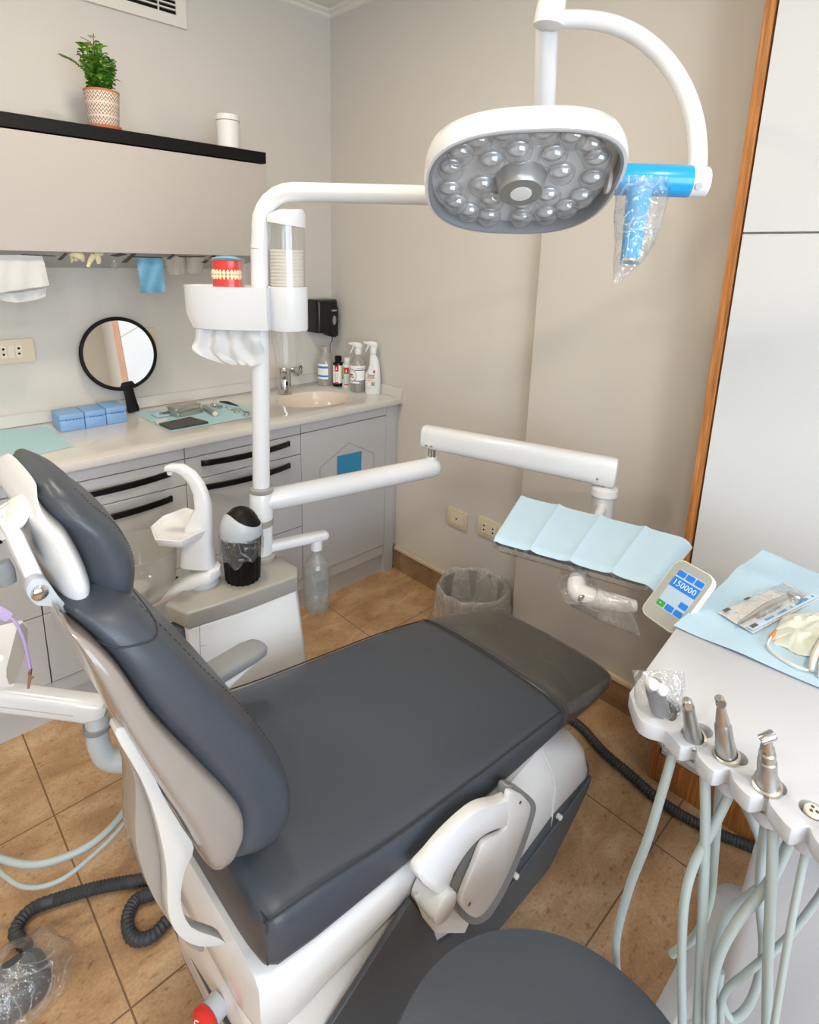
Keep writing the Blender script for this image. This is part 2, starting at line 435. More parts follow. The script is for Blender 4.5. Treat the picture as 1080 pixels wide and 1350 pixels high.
def world_loc(o):
    p = Vector((0, 0, 0))
    while o: p += o.location; o = o.parent
    return p
def obj(name, bm, m, parent=None, bev=0.0, seg=2, smooth=38, label=None, loc=None, recalc=True):
    if bev: bevel(bm, bev, seg)
    if recalc: bmesh.ops.recalc_face_normals(bm, faces=bm.faces)
    off = world_loc(parent) if parent else (Vector(loc) if loc is not None else Vector((0, 0, 0)))
    if off.length: bmesh.ops.translate(bm, verts=bm.verts, vec=-off)
    me = bpy.data.meshes.new(name); bm.to_mesh(me); bm.free()
    me.materials.append(m)
    if smooth:
        for p in me.polygons: p.use_smooth = True
        me.set_sharp_from_angle(angle=R(smooth))
    o = bpy.data.objects.new(name, me); COL.objects.link(o)
    if parent: o.parent = parent
    elif loc is not None: o.location = off
    if label: o['label'] = label
    return o
def tag(o, label, cat, group=None):
    o['label'] = label; o['category'] = cat
    if group: o['group'] = group
    return o
def thing(name, label, cat, loc=(0, 0, 0), group=None):
    o = bpy.data.objects.new(name, None); COL.objects.link(o)
    o.empty_display_size = 0.05; o.location = loc
    return tag(o, label, cat, group)
def struct(name, bm, m, parent=None, bev=0.0, smooth=38):
    o = obj(name, bm, m, parent, bev, smooth=smooth)
    if not parent: o['kind'] = 'structure'
    return o
def dup(root, loc, rotz=0.0, label=None, group=None):
    r = root.copy(); COL.objects.link(r); r.location = loc; r.rotation_euler = (0, 0, rotz)
    if label: r['label'] = label
    if group: r['group'] = group
    for ch in list(root.children):
        c = ch.copy(); COL.objects.link(c); c.parent = r
        for g in list(ch.children):
            d = g.copy(); COL.objects.link(d); d.parent = c
    return r
def text(name, s, size, M, m, parent, extrude=0.0002, align='CENTER'):
    cu = bpy.data.curves.new(name, 'FONT'); cu.body = s; cu.size = size; cu.extrude = extrude
    cu.align_x = align; cu.align_y = 'CENTER'; cu.resolution_u = 2
    t = bpy.data.objects.new(name, cu); COL.objects.link(t)
    dg = bpy.context.evaluated_depsgraph_get()
    me = bpy.data.meshes.new_from_object(t.evaluated_get(dg))
    bpy.data.objects.remove(t); bpy.data.curves.remove(cu)
    me.transform(M)
    off = world_loc(parent)
    me.transform(Matrix.Translation(-off))
    me.materials.clear(); me.materials.append(m)
    o = bpy.data.objects.new(name, me); COL.objects.link(o); o.parent = parent
    return o
def nz(p, s=1.0, seed=0.0):
    return noise.noise(Vector(p) * s + Vector((seed, seed * 1.7, seed * 0.3)))

# ================================================================== THE ROOM
XL, YF, ZC = -4.0, -4.3, 2.612
b = bm_new(); box(b, XL - .1, .1, YF - .1, .1, -.1, 0); struct('floor', b, FLOOR)
b = bm_new(); box(b, XL - .1, .1, YF - .1, .1, ZC, ZC + .1); struct('ceiling', b, CEIL)
b = bm_new(); box(b, XL - .1, .1, 0, .1, 0, ZC); struct('wall_back', b, WALL)
b = bm_new(); box(b, 0, .1, YF, 0, 0, ZC); struct('wall_right', b, WALL)
b = bm_new(); box(b, XL - .1, XL, YF, 0, 0, ZC); struct('wall_left', b, WALL)
# front wall (behind the camera) with the window opening
WX0, WX1, WZ0, WZ1 = -3.4, -1.0, .75, 2.35
b = bm_new()
box(b, XL - .1, WX0, YF - .1, YF, 0, ZC); box(b, WX1, .1, YF - .1, YF, 0, ZC)
box(b, WX0, WX1, YF - .1, YF, 0, WZ0); box(b, WX0, WX1, YF - .1, YF, WZ1, ZC)
struct('wall_front', b, WALL)
w = bm_new()
for x in (WX0, (WX0 + WX1) / 2 - .025, WX1 - .05): box(w, x, x + .05, YF - .07, YF - .02, WZ0, WZ1)
for z in (WZ0, WZ1 - .05): box(w, WX0, WX1, YF - .069, YF - .021, z, z + .05)
win = struct('window_1', w, TRIMW)
b = bm_new(); box(b, WX0, WX1, YF - .05, YF - .045, WZ0, WZ1); obj('pane', b, CLEAR, win)
# pier standing a little proud of the right wall
b = bm_new(); box(b, -.06, 0, -3.2, -1.2813, 0, ZC); struct('wall_pier', b, WALL, bev=.002)
# cove moulding
def cove(name, p0, p1, inw):
    b = bm_new(); inw = Vector(inw)
    prof = [(0, 0), (.030, 0), (.026, -.008), (.012, -.014), (.008, -.026), (0, -.030)]
    prism(b, [Vector(p0) + inw * u + Vector((0, 0, v)) for u, v in prof], Vector(p1) - Vector(p0)); struct(name, b, TRIMW)
cove('trim_1', (XL, 0, ZC), (0, 0, ZC), (0, -1, 0))
cove('trim_2', (0, 0, ZC), (0, -1.28, ZC), (-1, 0, 0))
cove('trim_3', (-.06, -1.28, ZC), (-.06, -3.2, ZC), (-1, 0, 0))
# stone skirting with a pale cap
def skirting(name, x, y0, y1):
    b = bm_new(); box(b, x - .012, x, y1, y0, 0, .105); s = struct(name, b, BASE)
    b = bm_new(); box(b, x - .020, x, y1, y0, .105, .124); obj('cap', b, CAPB, s, bev=.005)
skirting('baseboard_right', 0, -.535, -1.2813)
skirting('baseboard_pier', -.06, -1.2815, -1.944)
# air vent high on the back wall
t = thing('air_vent', 'pale wall vent with dark horizontal louvres at the top left', 'vent', (-.95, 0, 2.40))
b = bm_new(); plate(b, [(-1.5, 2.362), (-.70, 2.362), (-.70, 2.56), (-1.5, 2.56)], [[(-1.42, 2.402), (-.742, 2.402), (-.742, 2.53), (-1.42, 2.53)]], .012, frame((0, -.012, 0), (0, -1, 0), (1, 0, 0)))
obj('frame', b, TRIMW, t, bev=.002, seg=1)
b = bm_new(); box(b, -1.42, -.742, -.004, -.001, 2.402, 2.53); obj('duct_opening', b, BLACKM, t)
b = bm_new()
for k in range(7):
    z = 2.4150 + k * .0172
    box(b, -1.42, -.742, -.0125, -.005, z, z + .0050)
for x in (-.812, -.97, -1.13, -1.29): box(b, x, x + .004, -.0115, -.004, 2.402, 2.53)
obj('louvre', b, TRIMW, t)

# ================================================================== WARDROBE at the right
WX, WY = -.2637, -1.9476
WE = -2.95
t = thing('wardrobe', 'tall white built in wardrobe with oak edging at right', 'wardrobe', (WX / 2, -2.4, 0))
b = bm_new(); box(b, WX, -.065, WY - .022, WY, .0, 2.60); obj('side_panel', b, WOOD, t, bev=.001, seg=1)
b = bm_new(); box(b, WX + .022, -.065, WE, WY - .023, .0, 2.60); obj('carcass', b, TRIMW, t)
b = bm_new(); box(b, WX, WX + .03, WE, WY - .0225, .0, .098); obj('plinth', b, WOOD, t)
ZW = 1.5947
b = bm_new(); box(b, WX + .002, WX + .021, -2.78, WY - .027, .103, ZW - .002); d = obj('door', b, WARD, t, bev=.001, seg=1)
b = bm_new(); box(b, WX + .002, WX + .021, -2.78, WY - .027, ZW + .002, 2.59); obj('door', b, WARD, t, bev=.001, seg=1)
b = bm_new(); box(b, WX, WX + .021, WE, -2.785, .103, 2.59); obj('end_panel', b, WOOD, t)

# ================================================================== BASE CABINETS
YC = -.535
FY = YC - .001
def front(name, x0, x1, z0, z1, parent, m=GREYL):
    b = bm_new(); box(b, x0 + .0016, x1 - .0016, YC, YC + .018, z0 + .0016, z1 - .0016)
    return obj(name, b, m, parent, bev=.0012, seg=1)
def bow_handle(parent, xc, z, w=.36):
    b = bm_new()
    N = 18; rings = []
    for k in range(N + 1):
        u = k / N * 2 - 1
        d = .024 * (1 - abs(u) ** 2.2) + .006
        c = Vector((xc + u * w / 2, YC - d, z))
        rings.append([c + Vector((0, sy * .004, sz * .011)) for sy, sz in ((-1, -1), (1, -1), (1, 1), (-1, 1))])
    loft(b, rings)
    for u in (-1, 1): box(b, xc + u * w / 2 - .006, xc + u * w / 2 + .006, YC - .010, YC, z - .011, z + .011)
    return obj('handle', b, BLACKS, parent, bev=.0015, seg=1)
def carcass(t, x0, x1):
    b = bm_new(); box(b, x0 + .0005, x1 - .0005, YC + .019, -.002, .10, .851 if x1 < -.3 else .74); obj('carcass', b, DARKGAP, t)
    b = bm_new(); box(b, x0 + .0005, x1 - .0005, YC + .004, YC + .018, .10, .15); obj('apron', b, GREYL, t)
    b = bm_new(); box(b, x0 + .0005, x1 - .0005, YC + .021, -.002, 0, .10); obj('plinth', b, GREYL, t)
XA, XB, XCc, XD = -1.524, -1.041, -.5555, -.085
for nm, x0, x1, lab in (('drawer_cabinet', -2.05, XA, 'grey drawer cabinet at far left, partly behind the purple bib clip'),
                        ('drawer_cabinet', XA, XB, 'grey drawer cabinet behind the spittoon bowl and headrest'),
                        ('drawer_cabinet', XB, XCc, 'grey drawer cabinet directly behind the white pole')):
    t = thing(nm, lab, 'cabinet', ((x0 + x1) / 2, -.27, 0), 'grey drawer cabinets under the worktop')
    carcass(t, x0, x1)
    front('top_rail', x0, x1, .808, .852, t)
    zs = (.722, .712)[1 if x1 == XB else 0]
    for za, zb, hz in ((zs, .808, zs + .058), (.40, zs, zs - .035), (.152, .40, .362)):
        dr = front('drawer', x0, x1, za, zb, t)
        bow_handle(dr, (x0 + x1) / 2, hz)
t = thing('sink_cabinet', 'grey sink cabinet with one door and a blue sticker', 'cabinet', ((XCc + XD) / 2, -.27, 0))
carcass(t, XCc, XD)
front('top_rail', XCc, XD, .808, .852, t)
dr = front('door', XCc, XD, .152, .808, t)
# scribed house-shaped outline on the door
hp = [Yp(*q, YC - .0008) for q in [(422, 632), (422, 617), (460, 583.5), (493, 597.5), (493, 618), (422, 640)]]
b = bm_new(); tube(b, hp, .0009, 6); obj('scribed_outline', b, GREYP, dr)
cn = [Yp(*q, YC - .001) for q in [(444.5, 601.5), (477, 594.5), (476, 627), (444.5, 636)]]
b = bm_new(); prism(b, cn, (0, .0008, 0)); obj('blue_sticker', b, BLUETAPE, dr)
t = thing('filler_panel', 'narrow grey filler panel at the right end of the cabinets', 'cabinet panel', (-.042, -.27, 0))
b = bm_new(); box(b, XD + .001, -.024, YC + .002, -.002, 0, .852); obj('stile', b, GREYL, t, bev=.001, seg=1)
b = bm_new(); box(b, -.0225, -.0005, YC + .012, -.002, .126, .852); obj('scribe_strip', b, GREYL, t)

# ================================================================== WORKTOP with basin and upstand
SX, SY, SRX, SRY = -.335, -.315, .178, .142
t = thing('worktop', 'long white speckled worktop running along the back wall', 'worktop', (-1.0, -.27, .8535))
el = [(SX + SRX * math.cos(2 * math.pi * k / 48), SY + SRY * math.sin(2 * math.pi * k / 48)) for k in range(48)]
b = bm_new(); plate(b, [(-2.6, -.5532), (-.0005, -.5532), (-.0005, -.001), (-2.6, -.001)], [el], .0265, Matrix.Translation((0, 0, .88)))
obj('slab', b, QUARTZ, t, bev=.0018, seg=2)
b = bm_new(); box(b, -2.6, -.0005, -.0165, -.0005, .8802, .926); box(b, -.016, -.0005, -.5532, -.0165, .8802, .926)
obj('upstand', b, QUARTZ, t, bev=.0012, seg=1)
b = bm_new()
prof = [(1.0, .0), (.985, -.006), (.95, -.03), (.86, -.07), (.66, -.105), (.35, -.12), (.12, -.123)]
rings = [[Vector((SX + SRX * s * math.cos(2 * math.pi * k / 48), SY + SRY * s * math.sin(2 * math.pi * k / 48), .8775 + z)) for k in range(48)] for s, z in prof]
loft(b, rings, cap=False); b.faces.new([v for v in b.verts][-48:])
obj('basin', b, BASIN, t)
b = bm_new(); lathe(b, [(.022, .752), (.022, .757), (.012, .757)], (SX, SY, 0)); obj('drain', b, CHROME, t)

# ================================================================== WALL UNIT AND SHELF
UX = -.545
t = thing('wall_unit', 'long grey wall unit above the worktop with dispenser slots underneath', 'wall unit', (-1.3, -.15, 1.5))
b = bm_new()
prism(b, [(-2.6, -.299, 1.511), (-2.6, -.299, 1.858), (-2.6, -.001, 1.858), (-2.6, -.001, 1.45)], (2.6 + UX, 0, 0))
obj('carcass', b, mat('unit_underside', (176, 174, 172), .5), t, bev=.001, seg=1)
b = bm_new(); box(b, -2.6, UX, -.306, -.3, 1.5085, 1.8585); obj('front_panel', b, GREYU, t, bev=.001, seg=1)
UN = Vector((0, .061, -.298)).normalized()
def U(px, py): return Pp(px, py, (0, -.299, 1.5105), UN) + UN * .0006
def slot(p, q, wd):
    a, c = U(*p), U(*q); d = (c - a).normalized(); s = d.cross(UN) * wd
    b = bm_new(); prism(b, [a - s, c - s, c + s, a + s], UN * .0015); obj('slot', b, DARKGAP, t)
for p, q, wd in [((28, 335.0), (73, 337.0), .003), ((78.5, 342), (87, 333.5), .005), ((163.5, 345.5), (177, 334), .007),
                 ((174, 338), (214, 339.2), .006), ((150, 337), (163, 334), .012), ((236, 338), (270, 338), .007), ((268, 346), (283, 336.5), .007), ((222, 341), (229, 335), .006)]:
    slot(p, q, wd)
t = thing('wall_shelf', 'black floating shelf board carrying the potted plant', 'shelf', (-1.3, -.15, 1.87))
b = bm_new(); box(b, -2.6, -.5395, -.3, -.0005, 1.864, 1.9055); obj('board', b, BLACKM, t, bev=.0015, seg=1)

# --- potted plant
pp = Vector((-1.115, -.235, 1.9058))
t = thing('potted_plant', 'small leafy green plant in a patterned clay pot on black shelf', 'plant', pp)
b = bm_new(); lathe(b, [(.050, 0), (.053, .004), (.053, .012), (.049, .012)], pp); obj('saucer', b, TERRA, t)
b = bm_new(); lathe(b, [(.045, .0), (.0465, .006), (.054, .100), (.0535, .106), (.050, .106), (.0495, .09), (.02, .088)], pp + Vector((0, 0, .0125))); obj('pot', b, ZIG, t)
b = bm_new(); lathe(b, [(.0546, .1005), (.0546, .1075), (.050, .1078), (.0497, .1005)], pp + Vector((0, 0, .0125))); obj('rim', b, TERRA, t)
def leaf(bm, p, d, ln, wd, up=(0, 0, 1)):
    d = Vector(d).normalized(); s = d.cross(Vector(up))
    if s.length < 1e-3: s = Vector((1, 0, 0))
    s.normalize(); n = s.cross(d)
    rows = [(0, .08, 0), (.3, .8, .10), (.6, 1.0, .13), (.85, .6, .05), (1.0, .05, -.05)]
    vs = []
    for u, w, h in rows:
        c = Vector(p) + d * ln * u + n * ln * h
        vs.append([bm.verts.new(c - s * wd * w + n * wd * .25 * w), bm.verts.new(c), bm.verts.new(c + s * wd * w + n * wd * .25 * w)])
    for a, c in zip(vs[:-1], vs[1:]):
        for i in (0, 1): bm.faces.new((a[i], a[i + 1], c[i + 1], c[i]))
rnd = random.Random(3)
bl, bd, bs = bm_new(), bm_new(), bm_new()
top = pp + Vector((0, 0, .112))
for k in range(20):
    a = rnd.uniform(0, 2 * math.pi); rr = rnd.uniform(.01, .055); hh = rnd.uniform(.05, .145)
    e = top + Vector((math.cos(a) * rr + .008, math.sin(a) * rr * .8, hh))
    s = top + Vector((math.cos(a) * .015, math.sin(a) * .015, -.01))
    m = (s + e) / 2 + Vector((math.cos(a), math.sin(a), 0)) * .008
    tube(bs, [s, m, e], .0011, 5, smooth=3)
    pts = spline([s, m, e], 5)
    for i, p in enumerate(pts[2:]):
        for q in range(4):
            aa = rnd.uniform(0, 2 * math.pi)
            d = Vector((math.cos(aa), math.sin(aa), rnd.uniform(-.1, .8)))
            leaf(bl if (rnd.random() < .35 + .5 * (hh > .1)) else bd, p, d, rnd.uniform(.016, .028), rnd.uniform(.006, .010))
fr = spline([top, top + Vector((-.035, 0, .05)), top + Vector((-.075, -.005, .078)), top + Vector((-.112, -.005, .088))], 6)
tube(bs, fr, .001, 5)
for i, p in enumerate(fr[4:]):
    for sgn in (-1, 1): leaf(bl, p, Vector((-.8, sgn * .8, .35)), .013, .004)
for p0, p1 in (((-.02, 0, .15), (-.048, 0, .158)), ((-.012, 0, .13), (-.008, 0, .178)), ((-.005, 0, .12), (-.02, 0, .15))):
    tube(bs, [top + Vector(p0), top + Vector(p1)], .001, 5)
obj('stem', bs, STEM, t); obj('light_leaves', bl, LEAF, t, smooth=0, recalc=False); obj('dark_leaves', bd, LEAFD, t, smooth=0, recalc=False)
for c in ((-.022, -.02, .155), (-.028, -.015, .128)):
    bf = bm_new()
    for k in range(7):
        a = k * 2 * math.pi / 7
        leaf(bf, top + Vector(c), (math.cos(a), math.sin(a) - .3, .5), .014, .007)
    obj('flower', bf, PETAL, t, smooth=0, recalc=False)
# --- canister
cp = Vector((-.672, -.25, 1.9058))
t = thing('canister', 'white cylindrical lidded canister at the right end of black shelf', 'canister', cp)
b = bm_new(); lathe(b, [(.040, 0), (.043, .002), (.043, .096), (.041, .097)], cp); obj('body', b, WHITEP, t)
b = bm_new(); lathe(b, [(.041, .098), (.0445, .099), (.0445, .113), (.042, .119), (.02, .121)], cp); obj('lid', b, WHITEP, t)

# ================================================================== THINGS HANGING UNDER THE WALL UNIT
def hang(pts_rows, y, fn=None):
    return [[Yp(px, py, y) + (Vector((0, fn(i, j), 0)) if fn else Vector()) for i, (px, py) in enumerate(row)] for j, row in enumerate(pts_rows)]
def lerp_rows(L, Rr, n):
    out = []
    for (x0, y0), (x1, y1) in zip(L, Rr): out.append([(x0 + (x1 - x0) * k / n, y0 + (y1 - y0) * k / n) for k in range(n + 1)])
    return out
b = bm_new()
rows = lerp_rows([(-14, 336), (-15, 350), (-17, 372), (-16, 388)], [(54, 336), (58, 348), (62, 366), (65, 376)], 14)
sheet(b, hang(rows, -.272, lambda i, j: .006 * math.sin(i * 1.3 + j * .6) * j / 3 - .01))
rows = lerp_rows([(-10, 386), (-6, 392)], [(61, 377), (60, 385)], 14)
rows = [[(x, y + 10 * (1 - ((k - 8) / 9) ** 2) * (1 if r else .4)) for k, (x, y) in enumerate(row)] for r, row in enumerate(rows)]
sheet(b, hang(rows, -.262, lambda i, j: .004 * math.sin(i * .9)))
thicken(b, .001)
tag(obj('paper_towel', b, TISSUE, loc=Yp(20, 345, -.27)), 'white paper towel hanging from the wall unit slot at far left', 'paper towel')
def glove_bits(name, pieces, m, y, label):
    b = bm_new()
    for pts, r in pieces: tube(b, [Yp(px, py, y + dy) for px, py, dy in pts], r, 10, smooth=4, flat=.6)
    o = obj(name, b, m, loc=Yp(pieces[0][0][0][0], pieces[0][0][0][1], y)); tag(o, label, 'glove', 'cream gloves hanging from the wall unit'); return o
glove_bits('latex_glove', [([(92, 337, 0), (99, 335, -.01), (107, 338, -.01), (110, 344, 0)], [.004, .012, .013, .006]), ([(94, 338, .01), (95, 343, 0), (94, 346, 0)], [.008, .008, .004]), ([(101, 338, .01), (99, 344, .01)], [.008, .005])], LATEX, -.275, 'left of the two cream latex gloves poking out under the wall unit')
glove_bits('latex_glove', [([(124, 335, 0), (131, 334, 0), (136, 335, 0)], [.006, .012, .005]), ([(124, 336, 0), (119, 344, 0), (116, 352, 0)], [.010, .008, .005]), ([(128, 336, 0), (130, 343, 0), (130, 348, 0)], [.009, .009, .005])], LATEX, -.275, 'right of the two cream latex gloves poking out under the wall unit')
b = bm_new(); a, c = Yp(157, 336, -.27), Yp(148.5, 357, -.28)
lathe(b, [(.018, 0), (.016, .04), (.012, (c - a).length * .9), (.006, (c - a).length)], a, c - a, cap=False)
tag(obj('plastic_cup', b, CLEAR, loc=a), 'clear slanted plastic tip poking out beside the cream gloves', 'plastic cup')
b = bm_new()
rows = lerp_rows([(180, 339), (183, 362), (184.5, 386)], [(213, 339), (216, 362), (217, 385)], 10)
rows = [[(p[0] + (q[0] - p[0]) * t_, p[1] + (q[1] - p[1]) * t_) for p, q in zip(rows[j], rows[j + 1])] for j in (0, 1) for t_ in (0, .33, .66)] + [rows[-1]]
sheet(b, hang(rows, -.275, lambda i, j: .004 * math.sin(i * 1.1 + j) - .001 * j)); thicken(b, .001)
tag(obj('plastic_bib', b, BLUEBAG, loc=Yp(198, 340, -.275)), 'blue plastic bib hanging from a slot under the wall unit', 'bib')
def hung_cup(top, bot, r0, r1, label):
    a, c = Yp(*top, -.265), Yp(*bot, -.27); L = (c - a).length
    b = bm_new(); lathe(b, [(r0, 0), (r0 * .97, .004), (r1, L - .002), (r1 * .9, L), (.001, L)], a, c - a, 24, cap=False)
    for k in range(1, 4): lathe(b, [(r0 * (1.02) - .0006 * k, .006 * k), (r0 * 1.02 + .0004 - .0006 * k, .006 * k + .002)], a, c - a, 24, cap=False)
    tag(obj('plastic_cup', b, CLEARW, loc=a), label, 'plastic cup', 'cloudy cups hanging under the wall unit')
hung_cup((229, 339), (233, 363), .040, .030, 'left cloudy plastic cup hanging under the wall unit right of blue bib')
hung_cup((257, 338), (256, 362), .040, .028, 'right cloudy plastic cup hanging under the wall unit near tooth model')

# ================================================================== WALL PLATES
def plate_box(name, c, w, h, n, label, cat, inserts=3, x=None, red=False):
    M = frame(c, n, x)
    t = thing(name, label, cat, c)
    b = bm_new(); rr = rrect(w, h, .006, 4); plate(b, rr, [], .010, M @ Matrix.Translation((0, 0, .010))); obj('plate', b, IVORY, t, bev=.002)
    iw = .0235
    for k in range(inserts):
        xx = (k - (inserts - 1) / 2) * iw
        b = bm_new(); box(b, xx - iw / 2 + .0005, xx + iw / 2 - .0005, -.0235, .0235, .0098, .0118, M); ins = obj('insert', b, IVORY2, t, bev=.0006, seg=1)
        if (name == 'wall_socket' and k != 1) or (inserts == 3 and name == 'phone_socket' and k == 1):
            b = bm_new()
            for yy in ((.010, -.009) if name == 'wall_socket' else (.0,)):
                lathe(b, [(.0042, .0117), (.0042, .0122)], M @ Vector((xx, yy, 0)), M.to_3x3() @ Vector((0, 0, 1)), 12)
            obj('pin_hole', b, BLACKM, ins)
    return t, M
plate_box('wall_socket', Yp(14, 463, -.0005), .145, .085, (0, -1, 0), 'cream socket plate on the back wall left of round mirror', 'socket', x=(1, 0, 0))
t, M = plate_box('wall_switch', (-.955, -.0005, 1.135), .085, .150, (0, -1, 0), 'cream switch plate half hidden behind the round mirror', 'switch', 0, x=(1, 0, 0))
b = bm_new(); box(b, -.027, .027, -.046, .046, .0098, .0125, M); r_ = obj('rocker', b, IVORY2, t)
b = bm_new(); box(b, -.024, .024, .026, .043, .0124, .0132, M); obj('red_window', b, LABELR, t)
plate_box('phone_socket', Xp(604, 683, -.0005), .115, .082, (-1, 0, 0), 'ivory socket plate with one round hole above the bin', 'socket', x=(0, -1, 0))
plate_box('wall_socket', Xp(646, 697, -.0005), .120, .082, (-1, 0, 0), 'ivory socket plate partly behind the left corner of tray napkin', 'socket', x=(0, -1, 0))

# ================================================================== THINGS ON THE WORKTOP
ZT = .8802
# mint napkins
def napkin(name, quad, label, m=BIBM, seed=0, z=ZT):
    b = bm_new()
    P = [Zp(*q, z) for q in quad]
    g = quadgrid(*P, 24, 16, lambda u, v: (0, 0, .0012 + .0006 * (1 - abs(math.sin(v * 9 + seed))) + .0005 * nz((u * 6, v * 6, seed))))
    sheet(b, g); thicken(b, .0006)
    return tag(obj(name, b, m, loc=(P[0] + P[2]) / 2), label, 'napkin')
napkin('paper_napkin', [(-40, 571), (62, 562), (97, 589), (-40, 620)], 'mint paper napkin at the left end of worktop behind headrest')
napkin('paper_napkin', [(177, 545), (301, 529), (352, 546), (226, 570)], 'mint paper napkin under the metal instruments', seed=3)
# blue boxes
def blue_box(p0, p1, dep, h, label):
    t = thing('hinged_box', label, 'box', (p0 + p1) / 2, 'blue hinged boxes in a row')
    d = (p1 - p0); w = d.length; x = d.normalized(); yv = Vector((-x.y, x.x, 0))
    M = Matrix((x, yv, (0, 0, 1))).transposed().to_4x4(); M.translation = p0
    b = bm_new(); box(b, .001, w - .001, 0, dep, 0, h * .66, M); obj('body', b, BLUEBOX, t, bev=.003)
    b = bm_new(); box(b, .001, w - .001, 0, dep, h * .665, h, M); obj('lid', b, BLUEBOX, t, bev=.003)
    b = bm_new()
    for k in range(5):
        xx = w * (.28 + .13 * k); box(b, xx - .002, xx + .002, -.0006, .001, h * .62, h * .70, M)
    obj('dimple', b, mat('box_dimple', (70, 100, 150), .6), t)
A, B = Zp(79.5, 570, ZT), Zp(168, 556, ZT)
A.y, B.y = -.19, -.19
xs = [A.x, A.x + (B.x - A.x) * .36, A.x + (B.x - A.x) * .68, B.x]
for i, lab in enumerate(('left of the three blue boxes on worktop', 'middle of the three blue boxes on worktop', 'right of the three blue boxes, beside the mirror handle')):
    blue_box(Vector((xs[i], -.19, ZT)), Vector((xs[i + 1], -.19, ZT)), .115, (.062, .062, .064)[i], lab)
# hand mirror leaning on the wall
base = Vector((-1.045, -.072, ZT + .004)); topp = Vector((-1.085, -.017, 1.262))
up = (topp - base).normalized(); nrm = Vector((0, -1, 0)); nrm = (nrm - up * nrm.dot(up)).normalized()
M = frame(base, nrm, up.cross(nrm))  # local y = up
M = Matrix((up.cross(nrm), up, nrm)).transposed().to_4x4(); M.translation = base
t = thing('hand_mirror', 'round black hand mirror leaning on the wall behind blue boxes', 'mirror', base)
RM = .146; cm = (topp - base).length - RM
b = bm_new()
rings = []
for k in range(64):
    a = 2 * math.pi * k / 64
    e = Vector((math.cos(a), math.sin(a), 0))
    rings.append([M @ (Vector((0, cm, 0)) + e * rr + Vector((0, 0, zz))) for rr, zz in ((RM, .004), (RM - .004, .010), (RM - .012, .0105), (RM - .015, .006), (RM - .015, -.003), (RM - .002, -.004))])
loft(b, rings + [rings[0]], cap=False); bmesh.ops.remove_doubles(b, verts=b.verts, dist=1e-6)
obj('rim', b, BLACKM, t)
b = bm_new(); lathe(b, [(RM - .0135, -.002), (RM - .0135, .006)], M @ Vector((0, cm, 0)), nrm, 64); obj('mirror_glass', b, MIRROR, t)
b = bm_new(); prof = [(0, .021), (.012, .024), (.05, .020), (.10, .019), (.125, .022), (cm - RM + .008, .040)]
loft(b, [sring(M @ Vector((0, y, .002)), M.to_3x3() @ Vector((w_, 0, 0)), M.to_3x3() @ Vector((0, 0, .006)), 3, 20) for y, w_ in prof]); obj('handle', b, BLACKM, t)
# instruments on the second napkin
def onto(px, py, dz=.0025): return Zp(px, py, ZT) + Vector((0, 0, dz))
b = bm_new(); c0, c1, c2, c3 = [onto(*q) for q in ((210, 561.5), (251, 552.5), (275, 559), (225, 568))]
prism(b, [c0, c1, c2, c3], (0, 0, .008)); t = tag(obj('mixing_slab', b, STONE, bev=.001, seg=1, loc=(c0 + c2) / 2), 'dark slate slab on the front edge of mint napkin', 'slab')
for i, (px, py, dz, lab) in enumerate(((248, 547, 0, 'lower metal instrument tin in the stack of two'), (246, 541.5, .0185, 'upper metal instrument tin in the stack of two'))):
    c = onto(px, 547 if i == 0 else 547, .0025 + dz); 
    M = Matrix.Translation(c) @ Matrix.Rotation(R(8 if i == 0 else 12), 4, 'Z')
    t = thing('instrument_tin', lab, 'tin', c, 'stacked metal tins')
    b = bm_new(); o_ = rrect(.118, .062, .012); plate(b, o_, [], .017, M @ Matrix.Translation((0, .012, .017))); obj('tray', b, STEEL, t, bev=.003)
    b = bm_new(); o_ = rrect(.122, .066, .013); plate(b, o_, [], .004, M @ Matrix.Translation((0, .012, .0182))); obj('lid', b, STEEL, t, bev=.0015)
b = bm_new(); c = onto(200, 546.5, .003)
g = quadgrid(onto(199, 547.5, .004), onto(230, 542, .006), onto(232, 548, .005), onto(208, 552.5, .004), 8, 6, lambda u, v: (0, 0, .004 * nz((u * 3, v * 3, 1)) + .002))
sheet(b, g); thicken(b, .0015); t = tag(obj('instrument_pouch', b, BIB, loc=c), 'small aqua pouch of burs left of the metal tins', 'pouch')
b = bm_new()
for k in range(7): q = onto(212 + k * 2.2, 549 - k * .3, .011); lathe(b, [(.004, 0), (.004, .004), (.002, .006)], q, (.3 * math.sin(k), .3 * math.cos(k), 1), 8)
obj('bur', b, mat('bur_metal', (120, 120, 100), .35, .8), t)
b = bm_new(); prism(b, [onto(203, 557), onto(219, 553.5), onto(222, 557), onto(207, 561)], (0, 0, .007)); tag(obj('paper_packet', b, TISSUE, bev=.001, seg=1, loc=onto(212, 557)), 'tiny white packet lying left of the dark slab', 'packet')
a, c = onto(268, 539, .014), onto(284, 549.5, .014)
t = thing('handpiece', 'ribbed metal handpiece lying right of the tins on mint napkin', 'handpiece', a)
L = (c - a).length
b = bm_new(); lathe(b, [(.005, 0), (.009, .01), (.0105, .02)] + [(.0105 + (.0012 if k % 2 else 0), .02 + (L - .028) * k / 12) for k in range(13)] + [(.0125, L - .004), (.0125, L)], a, c - a, 20); obj('body', b, STEEL, t)
b = bm_new(); lathe(b, [(.0095, L), (.0095, L + .0015)], a, c - a, 20); obj('end_cap', b, IVORY2, t)
a, c = onto(279, 536, .010), onto(299, 541.5, .010)
